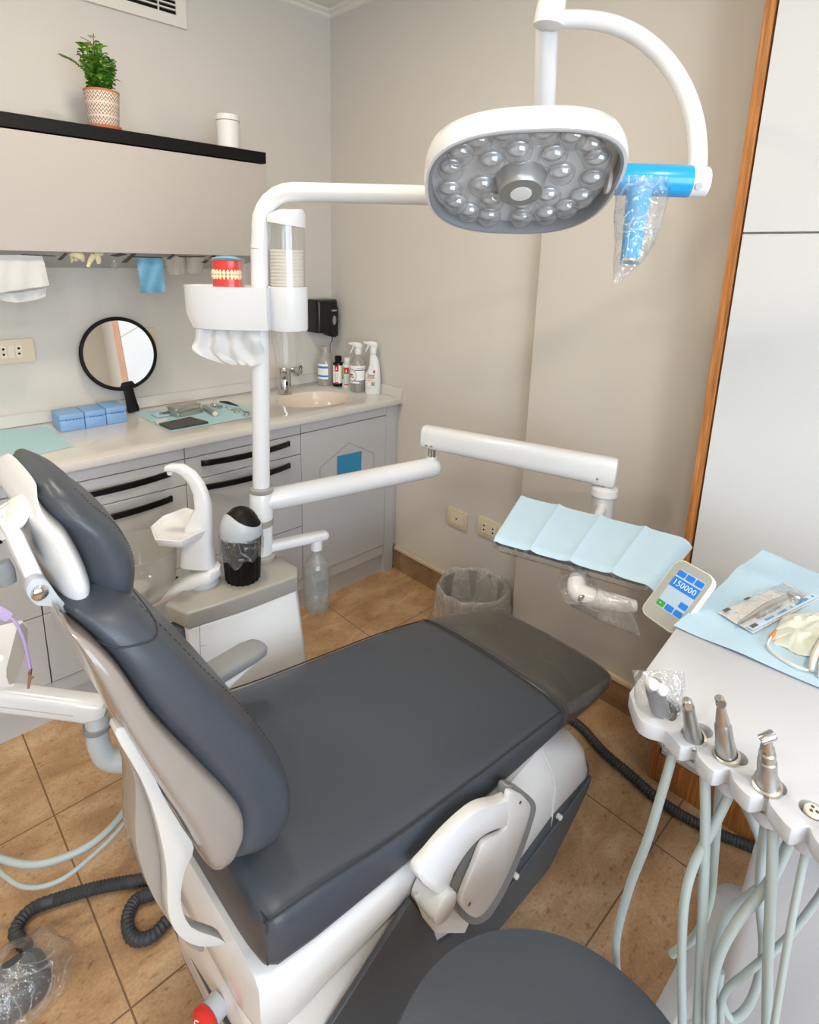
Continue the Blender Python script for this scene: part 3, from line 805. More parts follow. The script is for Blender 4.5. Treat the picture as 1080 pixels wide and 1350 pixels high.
b = bm_new(); lathe(b, [(.004, 0), (.008, .004), (.008, .03), (.005, .032), (.005, .045), (.0085, .047), (.0085, .066)], a, c - a, 16)
tag(obj('contra_angle', b, CHROME, loc=a), 'shiny small handpiece head in the middle of mint napkin', 'handpiece')
def scissor(name, tip, j, r1, r2, label):
    t = thing(name, label, 'scissors', j)
    for rr in (r1, r2):
        b = bm_new(); d = (rr - j).normalized(); tube(b, [tip + (j - tip) * .0, j, rr - d * .012], [.0015, .0035, .0022], 8); 
        Mf = frame(rr, (0, 0, 1)); pts = [Mf @ Vector((.011 * math.cos(2 * math.pi * k / 20), .011 * math.sin(2 * math.pi * k / 20), 0)) for k in range(21)]
        tube(b, pts, .0022, 8, cap=False); obj('blade', b, STEEL, t)
scissor('surgical_scissors', onto(297, 537, .006), onto(303, 540.5, .006), onto(312.5, 544, .006), onto(314, 541, .008), 'small ring handled scissors right of the shiny handpiece')
scissor('surgical_scissors', onto(318, 541.5, .006), onto(322, 544, .006), onto(325, 548.5, .006), onto(331, 546.5, .008), 'small scissors at the right corner of mint napkin by the pole')
b = bm_new(); a, c = onto(290, 530.8, .004), onto(315, 536.5, .004); s = Vector((0, .004, 0))
tube(b, [a, (a + c) / 2 + s + Vector((0, 0, .006)), c], [.004, .004, .0012], 8, smooth=6, flat=.5); tube(b, [a, (a + c) / 2 - s, c], [.004, .004, .0012], 8, smooth=6, flat=.5)
tag(obj('tweezers', b, mat('dark_steel', (90, 92, 96), .3, .9), loc=a), 'dark tweezers at the back of mint napkin', 'tweezers')
# sensor tap
fp = Zp(375.5, 519, ZT)
t = thing('sensor_tap', 'short chrome sensor tap standing at the back of the basin', 'tap', fp)
b = bm_new(); lathe(b, [(.033, 0), (.034, .003), (.031, .006), (.031, .124), (.028, .128)], fp, seg=28); obj('body', b, CHROME, t)
vd = (CAM - fp); vd.z = 0; vd.normalize(); sd = Vector((-vd.y, vd.x, 0))
b = bm_new(); o_ = fp + vd * .030 + sd * .010; lathe(b, [(.0055, 0), (.0055, .0015)], o_ + Vector((0, 0, .055)), vd + sd * .3, 12, sy=2.4, xh=sd); obj('sensor_window', b, BLACKS, t)
b = bm_new(); lathe(b, [(.014, 0), (.014, .03), (.011, .05)], fp + vd * .014 + Vector((0, 0, .105)), vd + Vector((0, 0, -.4)), 16); obj('spout', b, CHROME, t)
# chrome valve on the wall
vp = Yp(388, 487, -.001)
t = thing('wall_valve', 'small chrome valve knob on the wall above the tap', 'valve', vp)
b = bm_new(); lathe(b, [(.022, 0), (.022, .003), (.011, .004), (.011, .04)], vp, (0, -1, 0), 20); obj('stem', b, CHROME, t)
b = bm_new(); lathe(b, [(.010, .034), (.024, .036), (.028, .048), (.020, .058), (.006, .060)], vp, (0, -1, 0), 20, sy=.62, xh=(.4, 0, 1)); obj('knob', b, CHROME, t)
# soap dispenser
t = thing('soap_dispenser', 'black wall soap dispenser near the room corner', 'dispenser', (-.115, -.05, 1.2))
b = bm_new()
loft(b, [sring((-.098, -.056, z), (.064, 0, 0), (0, dpt, 0), 6, 36) for z, dpt in ((1.145, .055), (1.15, .0555), (1.27, .0555), (1.297, .052), (1.306, .04))])
obj('body', b, BLACKS, t)
b = bm_new(); prism(b, [(-.10, -.112, 1.28), (-.062, -.114, 1.28), (-.036, -.108, 1.27), (-.036, -.108, 1.125), (-.062, -.114, 1.118), (-.10, -.112, 1.13)], (0, .05, 0)); obj('push_cover', b, BLACKS, t, bev=.004)
b = bm_new(); lathe(b, [(.011, 0), (.011, .0015), (.009, .0022)], (-.066, -.1135, 1.205), (0, -1, 0), 20, sy=2.1, xh=(1, 0, 0)); obj('level_window', b, GREYP, t)
M = frame((-.067, -.1148, 1.253), (0, -1, 0), (1, 0, 0))
text('lettering', 'VIALLI', .011, M, LABELW, t)
b = bm_new(); tube(b, [(-.060, -.09, 1.125), (-.066, -.094, 1.10), (-.080, -.098, 1.085), (-.083, -.10, 1.04)], .0022, 8, smooth=6); obj('blue_straw', b, LABELN, t)

# --- bottles
def facing(p):
    d = CAM - p; d.z = 0; return d.normalized()
def wrap(bm, p, r, z0, z1, a0, a1, seg=14, off=.0006):
    """curved label on a cylinder, angles measured from the side facing the room"""
    d = facing(p); s = Vector((-d.y, d.x, 0))   # s points to the viewer's right
    g = []
    for z in (z0, z1):
        g.append([p + d * math.cos(R(a0 + (a1 - a0) * k / seg)) * (r + off) + s * math.sin(R(a0 + (a1 - a0) * k / seg)) * (r + off) + Vector((0, 0, z)) for k in range(seg + 1)])
    sheet(bm, g)
def wrap_label(parent, p, r, z0, z1, a0, a1, m, off=.0006, name='label'):
    b = bm_new(); wrap(b, p, r, z0, z1, a0, a1, off=off); return obj(name, b, m, parent)
def rows_of_ink(parent, p, r, zs, a0, a1, m=INK, h=.0016, name='print'):
    b = bm_new()
    rr = random.Random(int(zs[0] * 1e5))
    for z in zs:
        a = a0
        while a < a1 - 2:
            w_ = rr.uniform(3, 8); wrap(b, p, r, z, z + h, a, min(a + w_, a1), 2, off=.0014); a += w_ + 2.2
    return obj(name, b, m, parent)
def bottle(name, px, py, label, m, prof, group=None):
    p = Zp(px, py, ZT + .0003); p.z = ZT + .0003
    t = thing(name, label, 'bottle', p, group)
    b = bm_new(); lathe(b, prof, p, seg=32); obj('body', b, m, t)
    return t, p
# clear bottle with blue banded label, under the dispenser
t, p = bottle('refill_bottle', 429, 507, 'clear refill bottle with blue banded label under the soap dispenser', CLEARW,
    [(.034, 0), (.038, .004), (.038, .115), (.034, .135), (.018, .158), (.0165, .185), (.020, .187), (.020, .196), (.018, .197), (.002, .197)])
wrap_label(t, p, .038, .035, .112, -75, 22, LABELW)
wrap_label(t, p, .038, .090, .100, -75, 22, LABELB, .001, 'blue_band'); wrap_label(t, p, .038, .046, .055, -75, 22, LABELB, .001, 'blue_band')
b = bm_new(); lathe(b, [(.030, .004), (.030, .028)], p, seg=28); obj('liquid', b, WATER, t)
# black bottle
t, p = bottle('antiseptic_bottle', 446, 508.5, 'small black bottle with white and red label near the corner', BLACKS,
    [(.026, 0), (.0275, .003), (.0275, .108), (.024, .120), (.016, .124), (.016, .128)])
b = bm_new(); lathe(b, [(.0172, .1285), (.0172, .150), (.0155, .152)], p, seg=28); obj('cap', b, BLACKM, t)
wrap_label(t, p, .0275, .018, .108, -70, 70, LABELW)
wrap_label(t, p, .0275, .078, .108, -38, 4, LABELR, .001, 'red_panel'); wrap_label(t, p, .0275, .016, .024, -38, 4, LABELR, .001, 'red_strip')
b = bm_new()
for k, (a0, a1, z0, z1) in enumerate(((-22, -15, .086, .100), (-28, -10, .086, .090))): wrap(b, p, .0275, z0, z1, a0, a1, 4, off=.0014)
obj('emblem', b, LABELW, t)
rows_of_ink(t, p, .0275, [.030 + .0042 * k for k in range(10)], -34, -24); rows_of_ink(t, p, .0275, [.0302 + .0042 * k for k in range(10)], -14, -5)
# small white bottle
t, p = bottle('antiseptic_bottle', 458, 511, 'small white bottle with red label between black bottle and clear spray', WHITEP,
    [(.024, 0), (.0255, .003), (.0255, .112), (.022, .120), (.015, .123), (.015, .128)])
b = bm_new(); lathe(b, [(.0162, .1285), (.0162, .150), (.0148, .152)], p, seg=28); obj('cap', b, WHITEP, t)
wrap_label(t, p, .0255, .075, .106, -38, 14, LABELR, .001, 'red_panel'); wrap_label(t, p, .0255, .018, .024, -36, 14, LABELR, .001, 'red_strip')
wrap_label(t, p, .0255, .045, .110, -75, -42, LABELG, .001, 'green_panel')
b = bm_new(); wrap(b, p, .0255, .082, .096, -18, -8, 4, off=.0014); wrap(b, p, .0255, .082, .086, -24, -2, 4, off=.0014); obj('emblem', b, LABELW, t)
rows_of_ink(t, p, .0255, [.030 + .0045 * k for k in range(8)], -34, -26, LABELG); rows_of_ink(t, p, .0255, [.030 + .0045 * k for k in range(8)], -6, 4, GREYP)
# trigger heads
def trigger(t, p, z, sc=1.0, yaw=0):
    d = facing(p); left = Vector((d.y, -d.x, 0))      # nozzle points to the viewer's left
    left = (Matrix.Rotation(R(yaw), 3, 'Z') @ left)
    def q(u, v): return p + left * (u * sc) + Vector((0, 0, z + v * sc))
    side = left.cross(Vector((0, 0, 1)))
    b = bm_new(); lathe(b, [(.0165, 0), (.0165, .022), (.014, .026)], p + Vector((0, 0, z)), seg=24); obj('collar', b, WHITEP, t)
    b = bm_new()
    pr = [q(-.018, .030), q(-.019, .045), q(-.012, .055), (q(.010, .058)), q(.040, .056), q(.041, .044), q(.024, .042), q(.014, .036), q(.010, .022), q(-.012, .022)]
    pr = [v - side * .010 * sc for v in pr]; prism(b, pr, side * .020 * sc); obj('spray_head', b, WHITEP, t, bev=.004)
    b = bm_new(); tube(b, [q(.022, .042), q(.026, .030), q(.034, .012), q(.037, .006)], [.005 * sc, .0045 * sc, .004 * sc, .003 * sc], 10, smooth=4); obj('trigger', b, WHITEP, t)
    b = bm_new(); lathe(b, [(.006 * sc, 0), (.006 * sc, .006 * sc)], q(.040, .050), left, 14); obj('nozzle', b, WHITEP, t)
t, p = bottle('spray_bottle', 472, 515.5, 'clear spray bottle with navy and white label', CLEARW,
    [(.036, 0), (.039, .004), (.039, .126), (.036, .140), (.020, .166), (.014, .170), (.014, .182)])
trigger(t, p, .182)
wrap_label(t, p, .039, .045, .130, -80, 62, LABELW, .0008)
wrap_label(t, p, .039, .056, .060, -25, 62, LABELN, .0014, 'navy_line'); wrap_label(t, p, .039, .108, .112, -25, 62, LABELN, .0014, 'navy_line')
b = bm_new()
d = facing(p); s = Vector((-d.y, d.x, 0))
def cyl(a, z, off=.0018): return p + d * math.cos(R(a)) * (.039 + off) + s * math.sin(R(a)) * (.039 + off) + Vector((0, 0, z))
tube(b, [cyl(-55 + 42 * math.cos(2 * math.pi * k / 28), .083 + .030 * math.sin(2 * math.pi * k / 28)) for k in range(29)], .0012, 6, cap=False); obj('round_seal', b, LABELN, t)
rows_of_ink(t, p, .039, [.082, .0845], -70, -34, mat('black_ink', (40, 40, 40), .6), .005); wrap_label(t, p, .039, .072, .078, -76, -28, LABELG, .0016, 'green_bar')
rows_of_ink(t, p, .039, [.118], -10, 55, INK, .0025); rows_of_ink(t, p, .039, [.046], 10, 50, mat('black_ink'), .007, 'barcode')
b = bm_new(); lathe(b, [(.033, .004), (.0345, .01), (.0345, .07)], p, seg=28); obj('liquid', b, WATER, t)
# white spray bottle
p = Zp(494, 518, ZT + .0003); p.z = ZT + .0003; p.x -= .012
t = thing('spray_bottle', 'white spray bottle with orange striped label nearest the worktop end', 'bottle', p)
d = facing(p); s = Vector((-d.y, d.x, 0))
prof = [(0, .034, .0), (.003, .037, 0), (.06, .037, 0), (.098, .036, 0), (.112, .030, .004), (.135, .025, .006), (.165, .021, .004), (.178, .017, .001), (.186, .014, 0), (.196, .014, 0)]
b = bm_new(); loft(b, [sring(p + s * off + Vector((0, 0, z)), s * rx, d * min(rx * .72, .024), 2.6, 32) for z, rx, off in prof]); obj('body', b, WHITEP, t)
trigger(t, p, .194)
ML = Matrix((s, Vector((0, 0, 1)), d)).transposed().to_4x4()
def flat(x, z, off=.0272): M = ML.copy(); M.translation = p + s * x + Vector((0, 0, z)) + d * off; return M
text('brand_lettering', 'Sıvıy', .019, flat(-.010, .092), LABELN, t)
for x0, x1, z0, z1, mm, nm in ((-.030, .008, .078, .083, LABELO, 'orange_stripe'), (.001, .009, .103, .117, LABELR, 'red_tab'), (-.008, .008, .042, .060, LABELT, 'leaf_motif'), (.002, .011, .048, .064, mat('label_peach', (232, 206, 176)), 'peach_motif')):
    M = flat((x0 + x1) / 2, (z0 + z1) / 2, .0266); b = bm_new(); plate(b, rrect(x1 - x0, z1 - z0, min(x1 - x0, z1 - z0) * .3, 4), [], .0006, M); obj(nm, b, mm, t)
b = bm_new()
for z, w_ in ((.069, .022), (.030, .018)): box(b, -.028, -.028 + w_, z, z + .002, 0, .0006, flat(0, 0, .0262))
obj('small_print', b, LABELO, t)

# ================================================================== SPITTOON UNIT (tower, column, arms)
EV = Vector((.7265, -.6872, 0)); GV = Vector((.6872, .7265, 0)); ZV = Vector((0, 0, 1))
PB = Zp(345, 736, .66)                                   # foot of the pole on the tower
PTILT = Vector((.020, -.018, 1)).normalized()              # the pole leans a touch
def pole(z): return PB + PTILT * ((z - .66) / PTILT.z)
def F(px, py): return Pp(px, py, PB, GV)                  # plane through the pole facing the room
def L3(e, g, z, o=None):                                    # local (right, away, height)
    o = o or PB; return Vector((o.x, o.y, 0)) + EV * e + GV * g + ZV * z
unit = thing('spittoon_unit', 'white spittoon tower with grey top, glass bowl and tall pole left of the chair', 'dental unit', (PB.x - .1, PB.y - .03, 0))
topo = [(217, 795), (246, 808), (320, 785), (392, 758.5), (393, 747), (371, 734), (330, 722), (288, 742)]
TP = [Zp(*q, .66) for q in topo]
tc_ = sum(TP, Vector()) / len(TP)
def ringat(z, s, sh=0.0):
    out = []
    for v in TP:
        w_ = tc_ + (v - tc_) * s; w_.z = z
        if (v - tc_).dot(EV) > 0: w_ += EV * sh
        out.append(w_)
    return out
b = bm_new(); loft(b, [ringat(.612, .985), ringat(.618, 1.0), ringat(.655, 1.0), ringat(.66, .965)]); obj('top', b, GREYTOP, unit, bev=.004, seg=2)
b = bm_new(); loft(b, [ringat(.0, .92, .06), ringat(.30, .95, .035), ringat(.61, .965, 0)]); obj('body', b, WHITE, unit, bev=.006, seg=2)
# panel seam on the front face
def onface(px, py, off=.0012):
    a, c = (TP[1] - tc_) * .965 + tc_, (TP[3] - tc_) * .965 + tc_
    n = Vector((-(c - a).y, (c - a).x, 0)).normalized()
    if n.dot(CAM - a) < 0: n = -n
    return Pp(px, py, a + n * off, n), n
for seam_ in ([(263, 815), (264.5, 870)], [(264, 852), (276, 850), (276.5, 868)]):
    b = bm_new(); tube(b, [onface(*q)[0] for q in seam_], .0007, 6); obj('panel_seam', b, GREYP, unit)
# hose holder on the left face
a, c = (TP[0] - tc_) * .97 + tc_, (TP[1] - tc_) * .97 + tc_
ln = Vector(((c - a).y, -(c - a).x, 0)).normalized()
if ln.dot(CAM - a) < 0: ln = -ln
lx = (c - a).normalized(); lm = (a + c) / 2
M = Matrix((lx, ln.cross(lx) if False else Vector((0, 0, 1)), lx.cross(ZV))).transposed().to_4x4()
n_ = lx.cross(ZV); 
if n_.dot(CAM - lm) < 0: n_ = -n_
M = Matrix((lx, ZV, n_)).transposed().to_4x4(); M.translation = Vector((lm.x, lm.y, .565)) + n_ * .012 - lx * .006
b = bm_new(); plate(b, rrect(.052, .085, .008), [rrect(.036, .066, .006)], .016, M); obj('hose_bracket', b, DARKP, unit, bev=.002, seg=1)
for zz in (.020, -.014):
    b = bm_new(); lathe(b, [(.011, -.006), (.011, .008), (.008, .010)], M @ Vector((-.004, zz, -.004)), n_ * .7 - lx, 16); obj('hose_nozzle', b, LIGHTG, unit)
# --- pole
b = bm_new(); tube(b, [pole(.645), pole(1.53)], .0238, 32); obj('pole', b, WHITE, unit)
b = bm_new(); lathe(b, [(.040, 0), (.042, .004), (.042, .014), (.036, .02)], PB, ZV, 36); lathe(b, [(.0335, .0), (.0335, .018)], pole(.768), PTILT, 36); obj('base_collar', b, GREYTOP, unit)
b = bm_new(); lathe(b, [(.0315, .02), (.0315, .108), (.033, .109)], PB, PTILT, 36); lathe(b, [(.033, 0), (.033, .076), (.031, .08)], pole(.787), PTILT, 36); obj('sleeve', b, WHITE, unit)
b = bm_new(); lathe(b, [(.033, 0), (.034, .002), (.034, .012), (.030, .016)], pole(.868), PTILT, 36); obj('upper_collar', b, GREYTOP, unit)
# small arm that carries the bottle
SA = pole(.705); SB = Zp(427, 702, .742); SB.z = .733
SA = pole(F(352, 723).z); SB = Zp(429, 705, SA.z); d = (SB - SA); d.z = 0; d.normalize(); sd = Vector((-d.y, d.x, 0))
b = bm_new(); rings = [sring(SA + d * u, sd * .019, ZV * .015, 3, 24) for u in (.0, .05, .12)] + [sring(SB, sd * .018, ZV * .014, 3, 24), sring(SB + d * .007, sd * .013, ZV * .009, 2.5, 24)]
loft(b, rings); obj('bottle_arm', b, WHITE, unit)
BN = SB - d * .030
b = bm_new(); lathe(b, [(.0185, 0), (.0185, -.030), (.016, -.032)], BN + Vector((0, 0, -.010)), ZV, 24); obj('bottle_socket', b, WHITEP, unit)
# arm 1 and arm 2 of the tray support
A0 = pole(.838); A1 = Zp(569, 614, .858); A1.z = .852
d = (A1 - A0).normalized()
b = bm_new(); lathe(b, [(.030, 0), (.033, .05), (.0335, .30), (.0335, (A1 - A0).length - .004), (.031, (A1 - A0).length + .014), (.024, (A1 - A0).length + .022)], A0, d, 36); obj('lower_arm', b, WHITE, unit)
b = bm_new(); lathe(b, [(.0195, .0), (.0175, .038)], A1, ZV, 24); obj('elbow_collar', b, WHITE, unit)
b = bm_new(); lathe(b, [(.0125, .037), (.0125, .080)], A1, ZV, 24); obj('elbow_pin', b, CHROME, unit)
B0 = A1 + ZV * .103; B1 = Zp(800, 618, .94); B1.z = .932
d2 = (B1 - B0); d2n = d2.normalized(); h2 = Vector((-d2n.y, d2n.x, 0)); u2 = d2n.cross(h2); u2 = u2 if u2.z > 0 else -u2
b = bm_new()
rings = []
for s, sc in ((-.036, .6), (-.032, .92), (-.026, 1.0), (d2.length - .0, 1.0), (d2.length + .020, 1.0), (d2.length + .026, .95), (d2.length + .029, .8)):
    k = max(0, min(1, s / d2.length)); rings.append(sring(B0 + d2n * s, h2 * .028 * sc, u2 * (.038 + .006 * k) * sc, 3.0, 32))
loft(b, rings); ua = obj('upper_arm', b, WHITE, unit)
hn = h2 if h2.dot(CAM - B0) > 0 else -h2
b = bm_new()
for s, zz in ((-.010, -.018), (.008, -.018), (d2.length - .02, -.016)): lathe(b, [(.0036, 0), (.0036, .0015)], B0 + d2n * s + hn * .0268 + u2 * zz * 1.2, hn, 12)
obj('arm_screw', b, STEEL, ua)
b = bm_new(); lathe(b, [(.0175, 0), (.0175, -.085)], B1 + Vector((0, 0, -.02)), ZV, 24); obj('tray_pin', b, CHROME, unit)
# --- cuspidor bowl and cup filler
SP = Zp(268, 768, .66)
b = bm_new(); lathe(b, [(.040, 0), (.040, .012), (.034, .02)], SP, ZV, 32); obj('swivel_ring', b, LIGHTG, unit)
def S(px, py, g=0.0): return Pp(px, py, SP + GV * g, GV)
BC = S(183, 752)                       # centre of the bowl
zb = BC.z
b = bm_new()
# arm under the bowl: from the swivel to the bowl
rings = []
for px, py, w_, h_ in ((291, 752, .012, .014), (283, 754, .036, .021), (262, 760, .042, .023), (238, 772, .040, .021), (212, 786, .032, .016), (190, 798, .020, .010)):
    c = S(px, py); rings.append(sring(c, GV * w_, ZV * h_, 3, 28))
loft(b, rings); obj('bowl_arm', b, WHITE, unit)
b = bm_new(); cb = S(184, 790); rim = S(184, 722)
H = rim.z - cb.z
lathe(b, [(.012, .000), (.050, .004), (.078, .018), (.094, .042), (.1015, H * .72), (.103, H), (.100, H), (.0915, .044), (.076, .022), (.048, .008), (.012, .004)], cb, ZV, 48, cap=False); obj('bowl', b, BOWLG, unit)
b = bm_new(); lathe(b, [(.020, .010), (.018, .022), (.034, .034), (.030, .040), (.006, .042)], cb + EV * -.004, ZV, 28); obj('drain_cap', b, WHITEP, unit)
b = bm_new()      # column of the cup filler
rings = []
for lx_, ly, rx_, ry, dp in ((239, 742, 284, 746, .030), (241, 715, 280, 715, .028), (246, 690, 279, 690, .026), (258, 668, 278, 665, .021), (255.5, 650, 274, 650, .016), (249, 636, 268, 636, .015), (240, 626, 257, 622, .014), (231, 621.5, 242, 612.5, .013), (222, 621, 226, 611.5, .012), (217.5, 621, 218.5, 614, .009)):
    a, c = S(lx_, ly), S(rx_, ry); rings.append(sring((a + c) / 2, (c - a) / 2, GV * dp, 3.2, 28))
loft(b, rings); obj('cup_filler', b, WHITE, unit)
b = bm_new(); q = S(224, 620); lathe(b, [(.008, 0), (.0075, -.010), (.004, -.013)], q, ZV, 16); obj('filler_spout', b, WHITEP, unit)
zl = S(235, 692).z
LP = [Zp(*q, zl) for q in [(198, 694), (204, 711), (238, 713.5), (278, 695), (276, 678), (245, 668.5), (214, 680)]]
def inset(pts, k):
    c = sum(pts, Vector()) / len(pts); return [c + (p - c) * k for p in pts]
b = bm_new(); down = Vector((0, 0, -.024))
loft(b, [[p + down for p in inset(LP, .9)], LP, [p + ZV * .0 for p in inset(LP, .94)], [p - ZV * .014 for p in inset(LP, .86)]]); obj('cup_ledge', b, WHITE, unit, bev=.002, seg=1)

# --- water bottle on the small arm
t = thing('water_bottle', 'clear plastic water bottle hanging upside down from the small white arm', 'bottle', BN + Vector((0, 0, -.29)))
zt = BN.z - .038
b = bm_new(); hh = .212
pf = [(.0135, 0), (.0135, -.018), (.020, -.028), (.035, -.045), (.040, -.062), (.040, -hh + .028), (.038, -hh + .012)]
lathe(b, pf + [(.030, -hh + .004), (.012, -hh + .010), (.001, -hh + .012)], (BN.x, BN.y, zt), ZV, 32, cap=False)
obj('shell', b, CLEARW if False else film('bottle_plastic', (.93, .95, .95), .12, gloss=.8, bump=.3, bump_scale=30), t)
b = bm_new()
for k in range(5):
    a = 2 * math.pi * k / 5; tube(b, [(BN.x + .024 * math.cos(a), BN.y + .024 * math.sin(a), zt - hh + .020), (BN.x + .022 * math.cos(a), BN.y + .022 * math.sin(a), zt - hh - .004)], [.011, .007], 12)
obj('base_lobes', b, MATS['bottle_plastic'], t)
b = bm_new(); lathe(b, [(.010, -.070), (.0385, -.071), (.0385, -.085), (.0385, -hh + .03), (.026, -hh + .013)], (BN.x, BN.y, zt), ZV, 28); obj('water', b, WATER, t)
b = bm_new(); tube(b, [(BN.x - .004, BN.y, zt), (BN.x - .012, BN.y + .01, zt - .08), (BN.x + .01, BN.y, zt - .17)], .0022, 8, smooth=6); obj('dip_tube', b, HOSE, t)

# --- cup dispenser shelf on the pole
zt_, zb_ = 1.436, 1.328
dp = thing('cup_dispenser', 'white half round shelf on the pole with clear cup tube', 'cup dispenser', pole(1.33))
O = pole(1.38)
def shelf_ring(z, k, gi=0.0):
    out = []
    for i in range(25):
        a = math.pi * (i / 24)            # half ellipse round the left end, front to back
        out.append(L3(-.045 - .150 * k * math.sin(a) ** .75, -.062 * k * math.cos(a) , z, O))
    out += [L3(.030, .062 * k, z, O), L3(.034, .03 * k, z, O), L3(.034, -.03 * k, z, O), L3(.030, -.062 * k, z, O)]
    return out
b = bm_new(); loft(b, [shelf_ring(zb_, .88), shelf_ring(zb_ + .040, .99), shelf_ring(zt_ - .004, 1.0), shelf_ring(zt_, 1.005), shelf_ring(zt_, .95), shelf_ring(zt_ - .012, .93)]); obj('shelf', b, WHITE, dp, bev=.0012, seg=1, smooth=16)
TCX, TR = .073, .0475
TO = L3(TCX, -.002, 0, O)
b = bm_new(); lathe(b, [(TR + .001, zb_ - .002), (TR + .003, zb_ + .002), (TR + .003, zt_ + .003), (TR - .001, zt_ + .003), (TR - .001, zb_ - .002)], TO, ZV, 40, cap=False); obj('tube_holder', b, WHITE, dp)
b = bm_new(); lathe(b, [(TR - .002, zt_ - .03), (TR - .002, 1.592), (TR - .0035, 1.592), (TR - .0035, zt_ - .03)], TO, ZV, 40, cap=False)
box(b, TO.x - .004, TO.x + .004, TO.y - .004, TO.y + .004, zt_, 1.58); obj('clear_tube', b, CLEAR, dp)
b = bm_new()
r1 = [TO + EV * TR * 1.03 * math.cos(2 * math.pi * k / 36) + GV * TR * 1.03 * math.sin(2 * math.pi * k / 36) for k in range(36)]
def lidz(p, base, amp): return base + amp * ((p - TO).dot(EV) / TR)
loft(b, [[Vector((p.x, p.y, lidz(p, 1.590, -.006))) for p in r1], [Vector((p.x, p.y, lidz(p, 1.612, .003))) for p in r1], [Vector((TO.x + (p.x - TO.x) * .9, TO.y + (p.y - TO.y) * .9, lidz(p, 1.622, .007))) for p in r1], [Vector((TO.x + (p.x - TO.x) * .4, TO.y + (p.y - TO.y) * .4, 1.628)) for p in r1]])
tube(b, [TO - EV * TR * 1.02 + ZV * 1.606, TO - EV * TR * 1.28 + ZV * 1.605], .006, 12); obj('lid', b, WHITE, dp)
# stack of cups in the tube, and the cup showing underneath
def cup_mesh():
    b = bm_new(); lathe(b, [(.0400, .0), (.0425, -.002), (.0425, -.005), (.0400, -.006), (.0385, -.020), (.0300, -.085), (.001, -.085)], (0, 0, 0), ZV, 28, cap=False)
    return b
first = None
for k in range(11):
    z = zt_ + .009 + k * .0085
    if first is None:
        first = obj('paper_cup', cup_mesh(), mat('cup_frosted', (226, 220, 210), .4), loc=None); first.location = (TO.x, TO.y, z); o = first
    else:
        o = first.copy(); COL.objects.link(o); o.location = (TO.x, TO.y, z)
    tag(o, 'pale cup stacked inside the clear tube of the cup dispenser', 'cup', 'stacked cups in the dispenser tube')
b = bm_new(); lathe(b, [(.0415, zb_ + .002), (.0405, zb_ - .01), (.0285, zb_ - .100), (.001, zb_ - .100)], TO - EV * .006, ZV, 36, cap=False)
tag(obj('plastic_cup', b, CLEARW, loc=TO + ZV * (zb_ - .1)), 'cloudy cup sticking out below the cup dispenser tube', 'plastic cup')
# --- teeth model on the shelf
tm = F(301, 383) - GV * .012; tm.z = zt_ - .010
d_ = EV.copy(); f_ = -GV
M = Matrix((d_, f_, ZV)).transposed().to_4x4(); M.translation = tm
t = thing('teeth_model', 'red gum and ivory tooth model on the left of the cup shelf', 'teeth model', tm)
def arch(bm, z0, z1, ex):
    N = 24; ro, ri = .036, .018
    out = [(ro * math.cos(math.pi * k / N), .030 * math.sin(math.pi * k / N) ** .8 * 1.0) for k in range(N + 1)]
    outl = [(x, y - .012) for x, y in out] + [(-ro, -.026), (ro, -.026)]
    loft(bm, [[M @ Vector((x * s, y * s, z)) for x, y in outl] for z, s in ((z0, ex[0]), ((z0 + z1) / 2, ex[1]), (z1, ex[2]))])
b = bm_new(); arch(b, .004, .032, (1.05, 1.02, .93)); obj('lower_gum', b, RED, t, bev=.0015, seg=1)
b = bm_new(); arch(b, .046, .074, (.93, 1.02, 1.05)); obj('upper_gum', b, RED, t, bev=.0015, seg=1)
def teeth(z0, z1, up):
    b = bm_new()
    for k in range(11):
        a = math.pi * (.06 + .88 * k / 10); x, y = .0355 * math.cos(a), .030 * math.sin(a) ** .8 - .011
        o_ = M @ Vector((x, y, 0)); w_ = .0048 if 3 < k < 7 else .0052
        rr = [(z0 - (.004 if up == 0 else 0), .2), (z0 + .0005, .75), ((z0 + z1) / 2, 1.0), (z1, .8)] if up == 0 else [(z0, .8), ((z0 + z1) / 2, 1.0), (z1 - .0005, .75), (z1 + .004, .2)]
        tx = Vector((-math.sin(a), math.cos(a), 0)); tg = (M.to_3x3() @ tx).normalized(); nn = tg.cross(ZV)
        loft(b, [sring(o_ + ZV * z, tg * w_ * s * .95, nn * .004 * s, 2.6, 12) for z, s in rr])
    return b
obj('lower_teeth', teeth(.0305, .0382, 0), TOOTH, t); obj('upper_teeth', teeth(.0396, .0475, 1), TOOTH, t)
b = bm_new(); box(b, -.041, .041, -.030, .022, .0, .004, M); box(b, -.041, .041, -.030, .022, .074, .078, M); box(b, .037, .041, -.030, .022, .004, .074, M); obj('acrylic_hinge', b, CLEAR, t)
b = bm_new(); g = quadgrid(M @ Vector((-.036, -.026, .079)), M @ Vector((.040, -.026, .079)), M @ Vector((.036, .020, .080)), M @ Vector((-.030, .020, .080)), 10, 6, lambda u, v: (0, 0, .006 * math.sin(u * 3.1) * math.sin(v * 3.1) + .002 * nz((u * 4, v * 4, 2))))
sheet(b, g); thicken(b, .002); tag(obj('instrument_pouch', b, BLUEBAG, loc=M @ Vector((0, 0, .079))), 'blue pouch lying on top of the red teeth model', 'pouch')
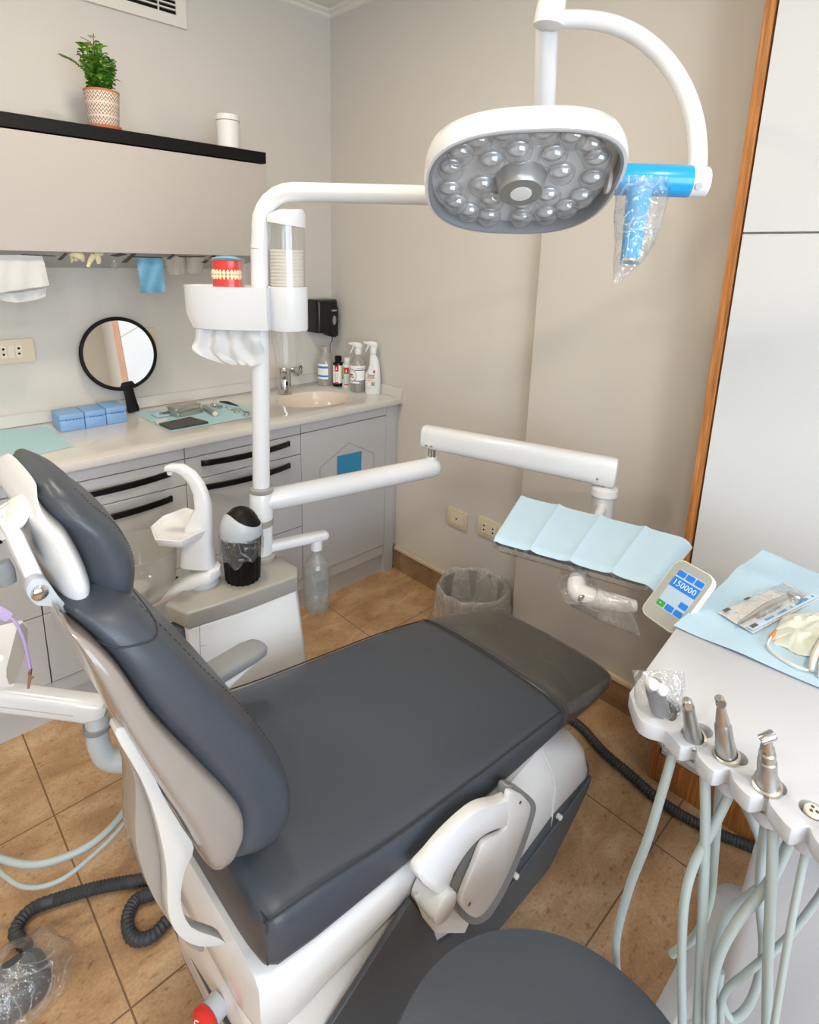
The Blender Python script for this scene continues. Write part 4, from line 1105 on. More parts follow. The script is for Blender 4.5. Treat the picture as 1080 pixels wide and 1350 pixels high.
# tissue hanging under the shelf
b = bm_new(); tl = spline([Vector((264, 432, 0)), Vector((262, 446, 0)), Vector((260, 457, 0)), Vector((278, 469, 0)), Vector((300, 477, 0))], 6); tr = spline([Vector((346, 434, 0)), Vector((349, 448, 0)), Vector((352, 462, 0)), Vector((350, 474, 0)), Vector((346, 480, 0))], 6)
rows = lerp_rows([(p.x, p.y) for p in tl], [(p.x, p.y) for p in tr], 40)
g = [[F(px, py) - GV * (.030 + .0045 * math.sin(i * .55 + j * .09) * min(1, j / 10)) - GV * .014 * nz((i * .16, j * .10, 0)) for i, (px, py) in enumerate(row)] for j, row in enumerate(rows)]
sheet(b, g); thicken(b, .001); tag(obj('tissue', b, TISSUE, loc=F(300, 446)), 'white tissue hanging out below the cup dispenser shelf', 'tissue')
# --- desktop bin on the tower
t0 = Zp(319, 765, .6605) + GV * .012; t0.z = .6605
hb = F(319, 700).z - .66
bn = thing('desktop_bin', 'small black fluted bin with grey swing lid on the spittoon tower', 'bin', t0)
k_ = 1.0
b = bm_new(); rings = []
for r_, z in ((.043, 0), (.045, .003), (.052, .128), (.054, .132)):
    rings.append([t0 + Vector(((r_ + .0016 * math.cos(a * 18)) * math.cos(a), (r_ + .0016 * math.cos(a * 18)) * math.sin(a), z)) for a in [2 * math.pi * q / 144 for q in range(144)]])
loft(b, rings); obj('body', b, BLACKM, bn)
HB = .132
def dome(a0, a1, r0, zmul):
    return [(r0 * math.cos(R(a)), r0 * math.sin(R(a)) * zmul) for a in [a0 + (a1 - a0) * q / 8 for q in range(9)]]
M = frame(t0 + ZV * HB, ZV, EV)
b = bm_new()
N = 48; rows = []
for q in range(10):
    row = []
    for k in range(N + 1):
        a = 2 * math.pi * k / N
        edge = 27 + 19 * math.cos(a - R(228)) + 6 * math.cos(2 * (a - R(228)))        # wavy upper edge of the grey lid
        el_ = R(max(4, edge) * q / 9)
        row.append(M @ Vector((.0555 * math.cos(el_) * math.cos(a), .0555 * math.cos(el_) * math.sin(a), .012 + .066 * math.sin(el_))))
    rows.append(row)
sheet(b, [[M @ Vector((.0555 * math.cos(2 * math.pi * k / N), .0555 * math.sin(2 * math.pi * k / N), 0)) for k in range(N + 1)]] + rows)
bmesh.ops.remove_doubles(b, verts=b.verts, dist=1e-6); thicken(b, .002); obj('lid', b, LIGHTG, bn)
b = bm_new(); lathe(b, [(.051 * math.cos(R(a)), .012 + .064 * math.sin(R(a))) for a in (0, 15, 30, 45, 60, 75, 88)], t0 + ZV * HB, ZV, 36); obj('swing_flap', b, BLACKM, bn)
b = bm_new(); rr = random.Random(5); rows = []
for q in range(9):
    z = HB + .006 - q * .0085
    rows.append([t0 + Vector(((.0570 + .0035 * nz((math.cos(a) * 3, math.sin(a) * 3, q * .35))) * math.cos(a), (.0570 + .0035 * nz((math.cos(a) * 3, math.sin(a) * 3, q * .35))) * math.sin(a), z - q * .0035 * nz((math.cos(a) * 2, math.sin(a) * 2, 5)))) for a in [2 * math.pi * k / 48 for k in range(49)]])
sheet(b, rows); obj('bin_liner', b, SLEEVE, bn)

# ================================================================== OPERATING LAMP on its arms
lamp = thing('operating_lamp', 'white operating lamp with clear lens domes and curved yoke over the chair', 'lamp', pole(1.53))
zt2 = F(345, 252).z
P0 = pole(1.531); P1 = pole(zt2 - .055); C0 = pole(zt2)
LA = Dp(714, 266, 1.46); LA.z = zt2 - .0
d = (LA - C0); d.normalize()
pts = [P0, P1 - ZV * .03] + [C0 + d * .085 * (1 - math.cos(a)) - ZV * .085 * (1 - math.sin(a)) for a in [R(q) for q in (0, 15, 30, 45, 60, 75, 90)]] + [C0 + d * .15, LA]
pts[1] = C0 - ZV * .10
b = bm_new(); tube(b, pts, .0238, 32); obj('horizontal_arm', b, WHITE, lamp)
J0 = Dp(722, 24, 1.15)
b = bm_new(); tube(b, [LA - ZV * .02, LA + (J0 - LA) * 1.02], [.0235, .0225], 32); obj('spring_arm', b, WHITE, lamp)
b = bm_new(); lathe(b, [(.030, 0), (.032, .004), (.028, .035), (.028, .20), (.020, .205)], LA - ZV * .05, ZV, 28); obj('arm_joint', b, WHITE, lamp)
jx = (J0 - LA).normalized()
jd = (ZV + EV * .10).normalized()
b = bm_new(); lathe(b, [(.0245, -.048), (.0285, -.046), (.0285, -.042), (.0265, .01), (.0265, .14), (.02, .145)], J0 + ZV * .022 - GV * .03, jd, 36); jh = obj('yoke_joint', b, WHITE, lamp)
M = frame(J0 + ZV * .03 - GV * .03 - GV * .0270, -GV, EV)
b = bm_new()
rr = random.Random(2)
for k in range(4):
    y = -.02
    while y < .012:
        h = rr.uniform(.001, .004); box(b, -.008 + k * .0035, -.0068 + k * .0035, y, y + h, 0, .0004, M); y += h + .0012
for k in range(3): box(b, -.024, -.0195, -.016 + k * .006, -.0125 + k * .006, -.008, -.0052, M)
obj('rating_print', b, INK, jh)
# curved yoke
HD = 1.02
hE = Dp(932, 240, HD - .01); hS = Dp(800, 236, HD + .01)
def K(px, py, dd): return Dp(px, py, dd)
yk = [(738, 25, 1.125), (775, 26, 1.115), (810, 33, 1.105), (845, 50, 1.095), (878, 80, 1.08), (902, 118, 1.065), (916, 160, 1.05), (920, 200, 1.035), (919, 226, 1.025)]
b = bm_new(); tube(b, [K(*q) for q in yk], [.0162, .0165, .0165, .0165, .0165, .0162, .016, .016, .016], 28, smooth=6); obj('yoke', b, WHITE, lamp)
d = (hE - hS).normalized()
b = bm_new(); lathe(b, [(.0245, 0), (.0255, .004), (.0255, (hE - hS).length - .003), (.0235, (hE - hS).length)], hS, d, 36); hb_ = obj('handle_bar', b, WHITE, lamp)
b = bm_new(); lathe(b, [(.0262, .016), (.0266, .017), (.0266, .138), (.0262, .139)], hS, d, 36, cap=False); obj('blue_wrap', b, BLUEF, lamp)
b = bm_new(); hv = hS + d * (hE - hS).length * .86; lathe(b, [(.0060, .0), (.0060, .0006)], hv - GV * .0252 - ZV * .010, -GV - ZV * .3, 16); obj('pivot_cap', b, LIGHTG, hb_)
g0 = Dp(843, 252, HD - .01); g1 = Dp(830, 346, HD - .015)
gd = (g1 - g0)
b = bm_new(); lathe(b, [(.020, 0), (.021, .01), (.020, .02), (.0155, gd.length - .004), (.0155, gd.length)], g0, gd, 28); gh = obj('grip', b, BLUEF, lamp)
b = bm_new(); lathe(b, [(.0158, gd.length - .003), (.0160, gd.length + .001), (.0125, gd.length + .0015), (.011, gd.length - .003)], g0, gd, 28); obj('grip_end', b, STEEL, gh)
b = bm_new()
rows = []
for (cx, cy, w_, dpz) in ((848, 234, 40, 0), (846, 262, 34, 0), (842, 290, 30, 0), (836, 320, 25, 0), (828, 346, 18, 0), (816, 366, 7, 0), (812, 375, 3, 0)):
    c = Dp(cx, cy, HD - .012); rw = w_ / FPX * HD
    rows.append([c + EV * rw * math.cos(a) * (1 + .12 * nz((math.cos(a) * 2, cy * .03, 1))) - GV * (.026 * (1.0 if w_ > 15 else .35)) * math.sin(a) * (1 + .25 * nz((math.cos(a) * 3, math.sin(a) * 3, cy * .04))) for a in [2 * math.pi * k / 28 for k in range(28)]])
loft(b, rows, cap=False); obj('plastic_sleeve', b, SLEEVE, lamp)
# head
LC = Dp(687, 246, HD)
th = R(30)
nF = (-ZV * math.cos(th) - GV * math.sin(th)).normalized()      # the way the lamp faces
ax = (Dp(815, 252, HD) - Dp(560, 238, HD + .02)).normalized(); ax = (ax - nF * ax.dot(nF)).normalized()
ay = nF.cross(ax)                                                   # toward the far edge / near edge
if ay.dot(GV) > 0: ay = -ay                                         # ay points to the room (near, upper edge)
HA, HBB = .168, .146
def lring(s, w_, n=2.7, N=72):
    out = []
    for k in range(N):
        a = 2 * math.pi * k / N; cc, ss = math.cos(a), math.sin(a)
        x = math.copysign(abs(cc) ** (2 / n), cc); y = math.copysign(abs(ss) ** (2 / n), ss)
        x *= 1.0 + .03 * y
        out.append(LC + ax * HA * s * x + ay * HBB * s * y * (1 - .05 * x * -1) + nF * w_)
    return out
b = bm_new(); loft(b, [lring(.55, -.060), lring(.85, -.055), lring(.97, -.040), lring(1.0, -.022), lring(1.0, -.004), lring(.985, .004), lring(.945, .004), lring(.945, -.001)], cap=False)
b.faces.new(list(reversed([v for v in b.verts][:72]))); hd = obj('head', b, WHITE, lamp)
b = bm_new(); loft(b, [lring(.955, .0045), lring(.95, .006), lring(.925, .005), lring(.92, -.02)], cap=False); obj('bezel', b, GREYP, hd)
b = bm_new(); loft(b, [lring(.93, -.0225), lring(.93, -.021)]); obj('lens_plate', b, mat('lens_plate', (205, 207, 209), .3, .15), hd)
def lp(x, y, w_=0): return LC + ax * HA * x + ay * HBB * y + nF * w_
b0 = bm_new(); prof = [(.0235, 0), (.0245, .004), (.0225, .012), (.0170, .020), (.0088, .0245), (.001, .0255)]
lathe(b0, prof, (0, 0, 0), (0, 0, 1), 24, cap=False)
dm = bpy.data.meshes.new('lens'); b0.to_mesh(dm); b0.free(); dm.materials.append(LENSM)
b0 = bm_new(); lathe(b0, [(.0185, .0005), (.0195, .003), (.010, .004), (.006, .003)], (0, 0, 0), (0, 0, 1), 20, cap=True)
rm = bpy.data.meshes.new('reflector'); b0.to_mesh(rm); b0.free(); rm.materials.append(mat('reflector_silver', (222, 224, 226), .25, .5))
for me in (dm, rm):
    for p in me.polygons: p.use_smooth = True
spots = []
for rx, ry, n_, ph in ((.40, .50, 8, .2), (.74, .78, 17, 0)):
    for k in range(n_):
        a = 2 * math.pi * (k + ph) / n_
        cc, ss = math.cos(a), math.sin(a); e = 2 / 2.5
        spots.append((rx * math.copysign(abs(cc) ** e, cc), ry * math.copysign(abs(ss) ** e, ss)))
for x, y in spots:
    if abs(x) > .9: continue
    Mx = frame(lp(x, y, -.0205), nF, ax)
    lo = bpy.data.objects.new('lens', dm); COL.objects.link(lo); lo.parent = lamp; lo.matrix_local = Matrix.Translation(-lamp.location) @ Mx
    ro = bpy.data.objects.new('reflector', rm); COL.objects.link(ro); ro.parent = lo
b = bm_new(); hc = lp(0, -.02); lathe(b, [(.045, -.021), (.040, .002), (.0375, .010), (.0365, .011)], hc, nF, 36); obj('hub', b, SILVER, lamp)
b = bm_new(); lathe(b, [(.036, .0105), (.0362, .012), (.018, .0125)], hc, nF, 36); obj('hub_ring', b, mat('hub_grey', (128, 128, 124), .4), lamp)
b = bm_new(); lathe(b, [(.0185, .011), (.0185, .0138), (.016, .0142)], hc, nF, 32); obj('hub_cap', b, WHITEP, lamp)

# ================================================================== DENTAL CHAIR
chair = thing('dental_chair', 'large slate grey dental chair with white shells and headrest', 'dental chair', (-1.1, -1.65, 0))
YCH = -1.645
# --- base: dark plinth and white cover
def base_ring(z, x0, x1, hw, r=.06, yc=-1.690):
    return [Vector(((x0 + x1) / 2 + p[0], yc + p[1], z)) for p in rrect(x1 - x0, hw * 2, r, 6)]
b = bm_new(); loft(b, [base_ring(0, -1.50, -.745, .200), base_ring(.02, -1.505, -.735, .209), base_ring(.10, -1.525, -.62, .2115), base_ring(.118, -1.53, -.60, .2115)])
loft(b, [base_ring(.09, -1.0, -.645, .2118), base_ring(.15, -.95, -.558, .2122), base_ring(.184, -.80, -.520, .2122)]); pl = obj('plinth', b, DARKP, chair, bev=.003, seg=1)
b = bm_new(); dk = [(-1.515, .02), (-.745, .02), (-.63, .10), (-.575, .145), (-.56, .178), (-.70, .152), (-.92, .121), (-1.06, .150), (-1.165, .196), (-1.20, .30), (-1.25, .388), (-1.34, .338), (-1.43, .288), (-1.50, .235), (-1.53, .20)]
prism(b, [(x, -1.8985, z) for x, z in dk], (0, -.010, 0))
prism(b, [(-1.503 - .17 * z, y, z) for y, z in ((-1.49, .02), (-1.49, .165), (-1.60, .195), (-1.72, .232), (-1.82, .262), (-1.895, .25), (-1.905, .02))], (.012, 0, 0)); obj('side_panel', b, DARKP, pl, bev=.002, seg=1)
b = bm_new(); loft(b, [base_ring(.119, -1.53, -.62, .209), base_ring(.183, -1.535, -.528, .211), base_ring(.26, -1.54, -.56, .210), base_ring(.30, -1.54, -.59, .198, .07), base_ring(.335, -1.54, -.66, .17, .08), base_ring(.42, -1.54, -.80, .15, .06)]); cv = obj('base_cover', b, WHITE, chair, bev=.006, seg=2)
b = bm_new(); tube(b, [(-.745, -1.899, .15), (-.745, -1.901, .262), (-.745, -1.890, .300), (-.745, -1.862, .335), (-.76, -1.84, .38)], .0035, 8); obj('cover_seam', b, WHITEP, cv)
b = bm_new()
for x, z in ((-.72, .165), (-.90, .135)): lathe(b, [(.007, 0), (.007, .014), (.005, .016)], (x, -1.898, z), (0, -1, 0), 12)
obj('cover_clip', b, WHITEP, cv)
# seat frame (white tray under the cushion)
def seat_frame_ring(x, z0, z1, hw):
    return sring((x, YCH, (z0 + z1) / 2), (0, hw, 0), (0, 0, (z1 - z0) / 2), 7, 40)
b = bm_new(); loft(b, [seat_frame_ring(x, z0, z1, hw) for x, z0, z1, hw in ((-1.548, .36, .46, .20), (-1.54, .345, .475, .235), (-1.50, .335, .475, .250), (-1.30, .355, .455, .252), (-1.05, .37, .43, .245), (-.80, .36, .40, .22), (-.72, .37, .395, .19))]); sf = obj('seat_frame', b, WHITE, chair)
q = Vector((-1.548, -1.742, .262)); bd_ = Vector((-1, -.25, 0))
b = bm_new(); lathe(b, [(.021, -.005), (.021, .016), (.018, .018)], q, bd_, 24); obj('button_base', b, LIGHTG, cv)
b = bm_new(); lathe(b, [(.022, .018), (.025, .022), (.025, .032), (.019, .037)], q, bd_, 28); sb = obj('stop_button', b, STOPRED, chair)
b = bm_new(); Mb = frame(q + bd_.normalized() * .0373, bd_, (0, -1, 0))
tube(b, [Mb @ Vector((.013 * math.cos(R(a)), .013 * math.sin(R(a)), 0)) for a in range(100, 260, 12)], .0010, 6); tube(b, [Mb @ Vector((.013 * math.cos(R(a)), .013 * math.sin(R(a)), 0)) for a in range(-70, 80, 12)], .0010, 6); obj('arrow_mark', b, LABELW, sb)
# --- seat cushion
ST = [(-1.535, .585, .49, .225), (-1.53, .595, .48, .245), (-1.515, .603, .472, .254), (-1.45, .598, .462, .257), (-1.29, .562, .448, .257), (-1.10, .535, .43, .256), (-.92, .512, .415, .254), (-.80, .493, .405, .250), (-.722, .478, .398, .246)]
def seat_sec(x, zt, zb, hw, n=4.8, dome=.012):
    c = Vector((x, YCH, (zt + zb) / 2)); r_ = sring(c, (0, hw, 0), (0, 0, (zt - zb) / 2), n, 56)
    for p in r_:
        if p.z > c.z: p.z += dome * (1 - ((p.y - YCH) / hw) ** 2)
    return r_
b = bm_new()
xs_ = []
for (a, c) in zip(ST[:-1], ST[1:]):
    for k in range(4): xs_.append(tuple(a[i] + (c[i] - a[i]) * k / 4 for i in range(4)))
xs_.append(ST[-1]); xs_.append((-.716, .470, .402, .238))
loft(b, [seat_sec(*s) for s in xs_]); seat = obj('seat_cushion', b, VINYL, chair, smooth=60)
# piping along both top edges and the back edge
def seam_pts(sgn):
    return [Vector((x, YCH + sgn * (hw - .006), zt - .013)) for x, zt, zb, hw in ST[1:]]
b = bm_new(); tube(b, seam_pts(-1), .0017, 8, smooth=4); tube(b, seam_pts(1), .0017, 8, smooth=4)
tube(b, [Vector((-1.5265, YCH + y, .594 - .01 * (abs(y) / .24) ** 4)) for y in [(-.24 + .48 * k / 12) for k in range(13)]], .0017, 8)
tube(b, [(-1.527, YCH - .243, .588), (-1.529, YCH - .243, .55), (-1.529, YCH - .243, .505)], .0015, 8); obj('piping', b, VINYLD, seat)
# --- leg rest with its clear cover
LG = [(-.714, .470, .402, .238), (-.708, .476, .396, .2455), (-.66, .466, .385, .239), (-.58, .448, .372, .229), (-.50, .430, .362, .217), (-.452, .420, .356, .210), (-.436, .413, .358, .204), (-.429, .400, .368, .192)]
b = bm_new(); xs_ = []
for (a, c) in zip(LG[:-1], LG[1:]):
    for k in range(4): xs_.append(tuple(a[i] + (c[i] - a[i]) * k / 4 for i in range(4)))
xs_.append(LG[-1])
def shift(r_, dy): return [p + Vector((0, dy, 0)) for p in r_]
loft(b, [shift(seat_sec(*s, 5.2, .012), -.022 * (s[0] + .714) / .28) for s in xs_]); leg = obj('leg_rest', b, FOOTV, chair, smooth=60)
b = bm_new(); loft(b, [shift(seat_sec(x, zt + .0025, zb - .002, hw + .0025, 5.2, .012 + .0025 * nz((x * 9, 1, 2))), -.022 * (x + .714) / .28) for x, zt, zb, hw in xs_[5:]], cap=False)
obj('clear_cover', b, film('smooth_clear_cover', (.93, .93, .93), .06, gloss=.2, bump=.25, bump_scale=14, rough=.08, body_rgb=(190, 188, 184)), leg, smooth=60)
b = bm_new(); tube(b, [p + Vector((0, 0, .001)) for p in seat_sec(-.714, .478, .398, .247)][1:28], .0013, 8); obj('joint_seam', b, VINYLD, leg)

# --- backrest
BK = [  # front px, shell-edge px, shell-back px, y of the near side, half width
    ((322, 1149), (300, 1152), (280, 1156), .205), ((384, 1106), (318, 1128), (268, 1136), .215), ((404, 1074), (333, 1105), (252, 1110), .218), ((404, 1042), (332, 1075), (238, 1090), .218),
    ((391, 1012), (312, 1048), (222, 1066), .216), ((349, 958), (266, 1004), (190, 1014), .210), ((297, 908), (210, 948), (163, 968), .203), ((255, 866), (165, 886), (126, 898), .192),
    ((215, 826), (128, 849), (103, 857), .178), ((186, 796), (96, 826), (84, 826), .160), ((163, 776), (84, 808), (74, 802), .140)]
def bkpt(q, hw): 
    p = Yp(*q, YCH - hw); return Vector((p.x, YCH, p.z))
def lerpv(a, c, k): return a + (c - a) * k
def dense(rows, n=3):
    out = []
    cols = list(zip(*rows)); cs = [spline(c, n) if isinstance(c[0], Vector) else None for c in cols]
    N = len(cs[0]); 
    for i in range(N):
        r_ = []
        for c, s in zip(cols, cs):
            if s: r_.append(s[i])
            else:
                k = min(i // n, len(c) - 2); f = (i - k * n) / n; r_.append(c[k] + (c[k + 1] - c[k]) * f)
        out.append(r_)
    return out
rows = dense([(bkpt(f, hw), bkpt(e, hw), bkpt(s, hw), hw) for f, e, s, hw in BK])
b = bm_new(); rings = []
for i, (f, e, s, hw) in enumerate(rows):
    back = lerpv(e, s, .35); k = 1.0
    if i < 3: k = (.80, .93, .98)[i]
    if i > len(rows) - 4: k = (.98, .93, .80)[i - (len(rows) - 3)]
    rings.append(sring((f + back) / 2, (f - back) / 2, (0, hw * k, 0), 3.6, 44))
loft(b, rings); bk = obj('back_cushion', b, VINYL, chair, smooth=60)
# stitched seam on the near and far edge of the cushion
for sgn in (-1, 1):
    b = bm_new(); st = []
    for f, e, s, hw in rows[3:-3]:
        back = lerpv(e, s, .35); c, u = (f + back) / 2, (f - back) / 2; a = R(33)
        st.append(c + u * (math.cos(a) ** (2 / 3.6)) * 1.0 + Vector((0, sgn * hw * (math.sin(a) ** (2 / 3.6)) * 1.003, 0)))
    for q in range(len(st) - 1):
        L_ = (st[q + 1] - st[q]).length; n_ = max(1, int(L_ / .008))
        for k in range(n_):
            tube(b, [lerpv(st[q], st[q + 1], (k + .15) / n_), lerpv(st[q], st[q + 1], (k + .7) / n_)], .0009, 6)
    obj('stitching', b, VINYLD, bk)
b = bm_new()
f, e, s, hw = rows[-8]; back = lerpv(e, s, .35); rg = sring((f + back) / 2, (f - back) / 2 * 1.005, (0, hw * 1.004, 0), 3.6, 44); tube(b, rg[23:] + rg[:22], .0013, 6)
obj('neck_seam', b, VINYLD, bk)
b = bm_new(); rings = []
for i, (f, e, s, hw) in enumerate(rows):
    k = 1.0
    if i < 3: k = (.90, .97, .99)[i]
    rings.append(sring((e + s) / 2, (e - s) / 2, (0, (hw + .006) * k, 0), 5.0, 44))
loft(b, rings); obj('back_shell', b, BEIGEP, chair, bev=0, smooth=50)
# --- curved carrier between backrest and seat
def yside(q, y): return Yp(*q, y)
def closed(px, n=4):
    P = [Vector((x, y, 0)) for x, y in px]; P = P[-2:] + P + P[:3]
    o = spline(P, n)[2 * n:-(2 * n)]
    return [(p.x, p.y) for p in o[:-1]]
arm_px = [(152, 968), (170, 962), (193, 1000), (216, 1050), (240, 1090), (256, 1118), (244, 1150), (239, 1188), (252, 1222), (289, 1237), (296, 1246), (262, 1248), (236, 1234), (222, 1204), (219, 1142), (204, 1074), (184, 1024)]
for yy in (-1.835,):
    b = bm_new(); prism(b, [Vector((yside(q, -1.835).x, yy, yside(q, -1.835).z)) for q in closed(arm_px, 3)], (0, .022, 0)); obj('back_carrier', b, CARRY, chair, bev=.006)
b = bm_new(); pan = [(156, 975), (170, 1018), (171, 1098), (191, 1160), (219, 1205), (246, 1236), (262, 1236), (236, 1200), (214, 1120), (190, 1030), (172, 978)]
prism(b, [Vector((Yp(*q, -1.79).x, -1.812, Yp(*q, -1.79).z)) for q in closed(pan, 3)], (0, .05, 0)); obj('carrier_cover', b, BEIGEP, chair, bev=.004)

# --- headrest
HR = [((45, 598), (24, 607), (15, 614), .075), ((73, 612), (21, 618), (8, 632), .105), ((97, 634), (36, 638), (10, 652), .122), ((124, 655), (60, 658), (24, 678), .13), ((147, 681), (80, 686), (36, 702), .132),
      ((165, 708), (97, 714), (46, 724), .132), ((175, 738), (112, 745), (56, 750), .13), ((176, 766), (118, 768), (64, 772), .122), ((157, 786), (112, 783), (76, 784), .092), ((128, 791), (104, 787), (92, 787), .055)]
def hpt(q, hw, k):
    p = Yp(*q, YCH + hw * k); return Vector((p.x, YCH, p.z))
HK = (.42, .28, .12, -.05, -.22, -.37, -.50, -.60, -.68, -.72)
rows = dense([(hpt(f, hw, k), hpt(e, hw, k), hpt(s, hw, k), hw) for (f, e, s, hw), k in zip(HR, HK)])
b = bm_new(); loft(b, [sring((f + lerpv(e, s, .3)) / 2, (f - lerpv(e, s, .3)) / 2, (0, hw, 0), 2.4, 44) for f, e, s, hw in rows]); hp_ = obj('headrest_pad', b, VINYL, chair, smooth=70)
b = bm_new(); st = []
for f, e, s, hw in rows[3:-2]:
    back = lerpv(e, s, .3); c, u = (f + back) / 2, (f - back) / 2; a = R(42)
    st.append(c + u * (math.cos(a) ** (2 / 2.4)) + Vector((0, -hw * (math.sin(a) ** (2 / 2.4)) * 1.004, 0)))
for q in range(len(st) - 1):
    for k in range(2): tube(b, [lerpv(st[q], st[q + 1], (k + .15) / 2), lerpv(st[q], st[q + 1], (k + .7) / 2)], .0009, 6)
obj('stitching', b, VINYLD, hp_)
b = bm_new(); loft(b, [sring((e + s) / 2, (e - s) / 2, (0, hw + .003, 0), 2.4, 44) for f, e, s, hw in rows]); hs_ = obj('headrest_shell', b, WHITE, chair, smooth=70)
b = bm_new()      # bump of the shell round the bracket
a, c = Yp(10, 692, -1.72), Yp(30, 680, -1.72)
loft(b, [sring(Vector((lerpv(a, c, k).x, YCH - .06, lerpv(a, c, k).z)), Vector((.0, .032, 0)) * w_, Vector((.011, 0, .020)) * w_, 2.4, 24) for k, w_ in ((-.2, .6), (.1, .95), (.6, 1.0), (1.2, .9))]); obj('bracket_boss', b, WHITE, hs_)
# bracket, hinge and lever
def HQ(px, py, y=-1.735): return Yp(px, py, y)
b = bm_new(); pr = [HQ(*q, -1.75) for q in [(6, 704), (30, 700), (60, 762), (58, 776), (44, 782), (36, 772)]]; prism(b, pr, (0, .10, 0)); obj('headrest_bracket', b, WHITE, chair, bev=.005)
b = bm_new(); pr = [HQ(*q, -1.765) for q in closed([(36, 784), (37, 772), (46, 764), (58, 764), (67, 772), (78, 788), (90, 802), (84, 809), (66, 800), (48, 798)])]; prism(b, pr, (0, .02, 0)); hl = obj('hinge_link', b, LIGHTG, chair, bev=.003)
b = bm_new(); lathe(b, [(.0088, 0), (.0088, .003), (.0070, .0045), (.003, .0055)], HQ(52, 781, -1.765), (0, -1, 0), 24); obj('hinge_knob', b, CHROME, hl)
b = bm_new(); tube(b, [HQ(0, 742, -1.70), HQ(6, 755, -1.70), HQ(11, 770, -1.70)], [.010, .011, .009], 14, smooth=4, flat=.6); obj('release_lever', b, GREYP, chair)
b = bm_new(); tube(b, [HQ(-4, 680, -1.69), HQ(14, 668, -1.69)], .009, 16); obj('bracket_rod', b, SILVER, chair)
b = bm_new(); pr = [Vector((Yp(*q, -1.70).x, YCH - .05, Yp(*q, -1.70).z)) for q in [(60, 775), (100, 782), (130, 800), (110, 840), (84, 818)]]; prism(b, pr, (0, .10, 0)); obj('neck_block', b, BLACKM, chair, bev=.004)

# --- far armrest
b = bm_new(); zA = .715
c0, c1 = Zp(252, 897, zA), Zp(332, 850, zA); d = (c1 - c0).normalized(); c0 = c0 - d * .10; sd = Vector((-d.y, d.x, 0))
loft(b, [sring(c0 + d * u - ZV * (.014 + h_), sd * w_, ZV * t_, 3.2, 28) for u, w_, t_, h_ in ((0, .022, .012, .0), (.01, .030, .014, .0), (.15, .031, .015, 0), ((c1 - c0).length - .01, .031, .015, .0), ((c1 - c0).length + .018, .026, .013, .002), ((c1 - c0).length + .028, .016, .009, .004))]); fa = obj('armrest_pad', b, GREYP, chair)
b = bm_new(); loft(b, [sring(c0 + d * u - ZV * h_, sd * w_, ZV * t_, 3, 24) for u, w_, t_, h_ in ((.0, .022, .02, .05), (.15, .024, .018, .046), ((c1 - c0).length * .75, .022, .012, .040), ((c1 - c0).length + .006, .014, .006, .034))]); obj('armrest_support', b, WHITE, fa)
b = bm_new(); loft(b, [sring(c0 + d * .05 - ZV * z, sd * .022, d * .04, 3, 24) for z in (.04, .14, .28)]); obj('armrest_post', b, WHITE, fa)
# --- near armrest, folded down against the base
yA = -1.925
def A_(px, py, y=yA): return Yp(px, py, y)
b = bm_new(); lathe(b, [(.028, -.03), (.030, .012), (.029, .030), (.026, .032)], A_(572, 1180, -1.93), (0, -1, 0), 32); na = obj('armrest_pivot', b, WHITE, chair)
b = bm_new(); pr = [A_(*q, yA - .026) for q in closed([(552, 1158), (572, 1128), (600, 1096), (634, 1067), (664, 1058), (686, 1048), (697, 1060), (684, 1085), (664, 1092), (640, 1102), (616, 1126), (596, 1160), (588, 1184)])]; prism(b, pr, (0, .026, 0)); obj('armrest_arm', b, WHITE, na, bev=.006)
pad_o = [(670, 1036), (705, 1056), (704, 1082), (680, 1150), (656, 1196), (640, 1216), (622, 1220), (604, 1204), (602, 1184), (620, 1140), (634, 1106), (664, 1085)]
b = bm_new(); prism(b, [A_(*q, -1.940) for q in closed(pad_o)], (0, .022, 0)); obj('armrest_rim', b, GREYP, na, bev=.003, seg=1)
pad_i = [(672, 1044), (698, 1058), (697, 1082), (674, 1144), (650, 1190), (636, 1207), (624, 1210), (610, 1198), (609, 1184), (626, 1142), (640, 1110), (668, 1092)]
b = bm_new(); prism(b, [A_(*q, -1.952) for q in closed(pad_i)], (0, .012, 0)); obj('armrest_underside', b, WHITE, na, bev=.003)
b = bm_new()
for q in ((686, 1058), (619, 1192)): lathe(b, [(.0035, 0), (.0035, .001)], A_(*q, -1.9525), (0, -1, 0), 12)
obj('armrest_screw', b, DARKP, na)
b = bm_new(); prism(b, [A_(*q, -1.912) for q in [(545, 1180), (575, 1150), (640, 1160), (610, 1228), (572, 1228), (556, 1208)]], (0, -.006, 0)); obj('armrest_bracket', b, WHITEP, na, bev=.002, seg=1)

# ================================================================== INSTRUMENT TRAY on the support arm
tray = thing('instrument_tray', 'wide tray with clear plastic sleeved handle hanging from the white arm', 'tray', (B1.x, B1.y, .78))
zT = .862
TQ = [Zp(*q, zT) for q in [(682, 659), (650, 711), (868, 770), (916, 716)]]
tc = sum(TQ, Vector()) / 4
eu = ((TQ[3] - TQ[0]) + (TQ[2] - TQ[1])).normalized(); ev = Vector((-eu.y, eu.x, 0))
hu = ((TQ[3] - TQ[0]).length + (TQ[2] - TQ[1]).length) / 4 - .030; hv = ((TQ[1] - TQ[0]).length + (TQ[2] - TQ[3]).length) / 4 - .008
M = Matrix((eu, ev, ZV)).transposed().to_4x4(); M.translation = Vector((tc.x, tc.y, zT - .006)) - eu * .016
b = bm_new(); plate(b, rrect(hu * 2, hv * 2, .018), [], .012, M); obj('tray_plate', b, DARKP, tray, bev=.002, seg=1)
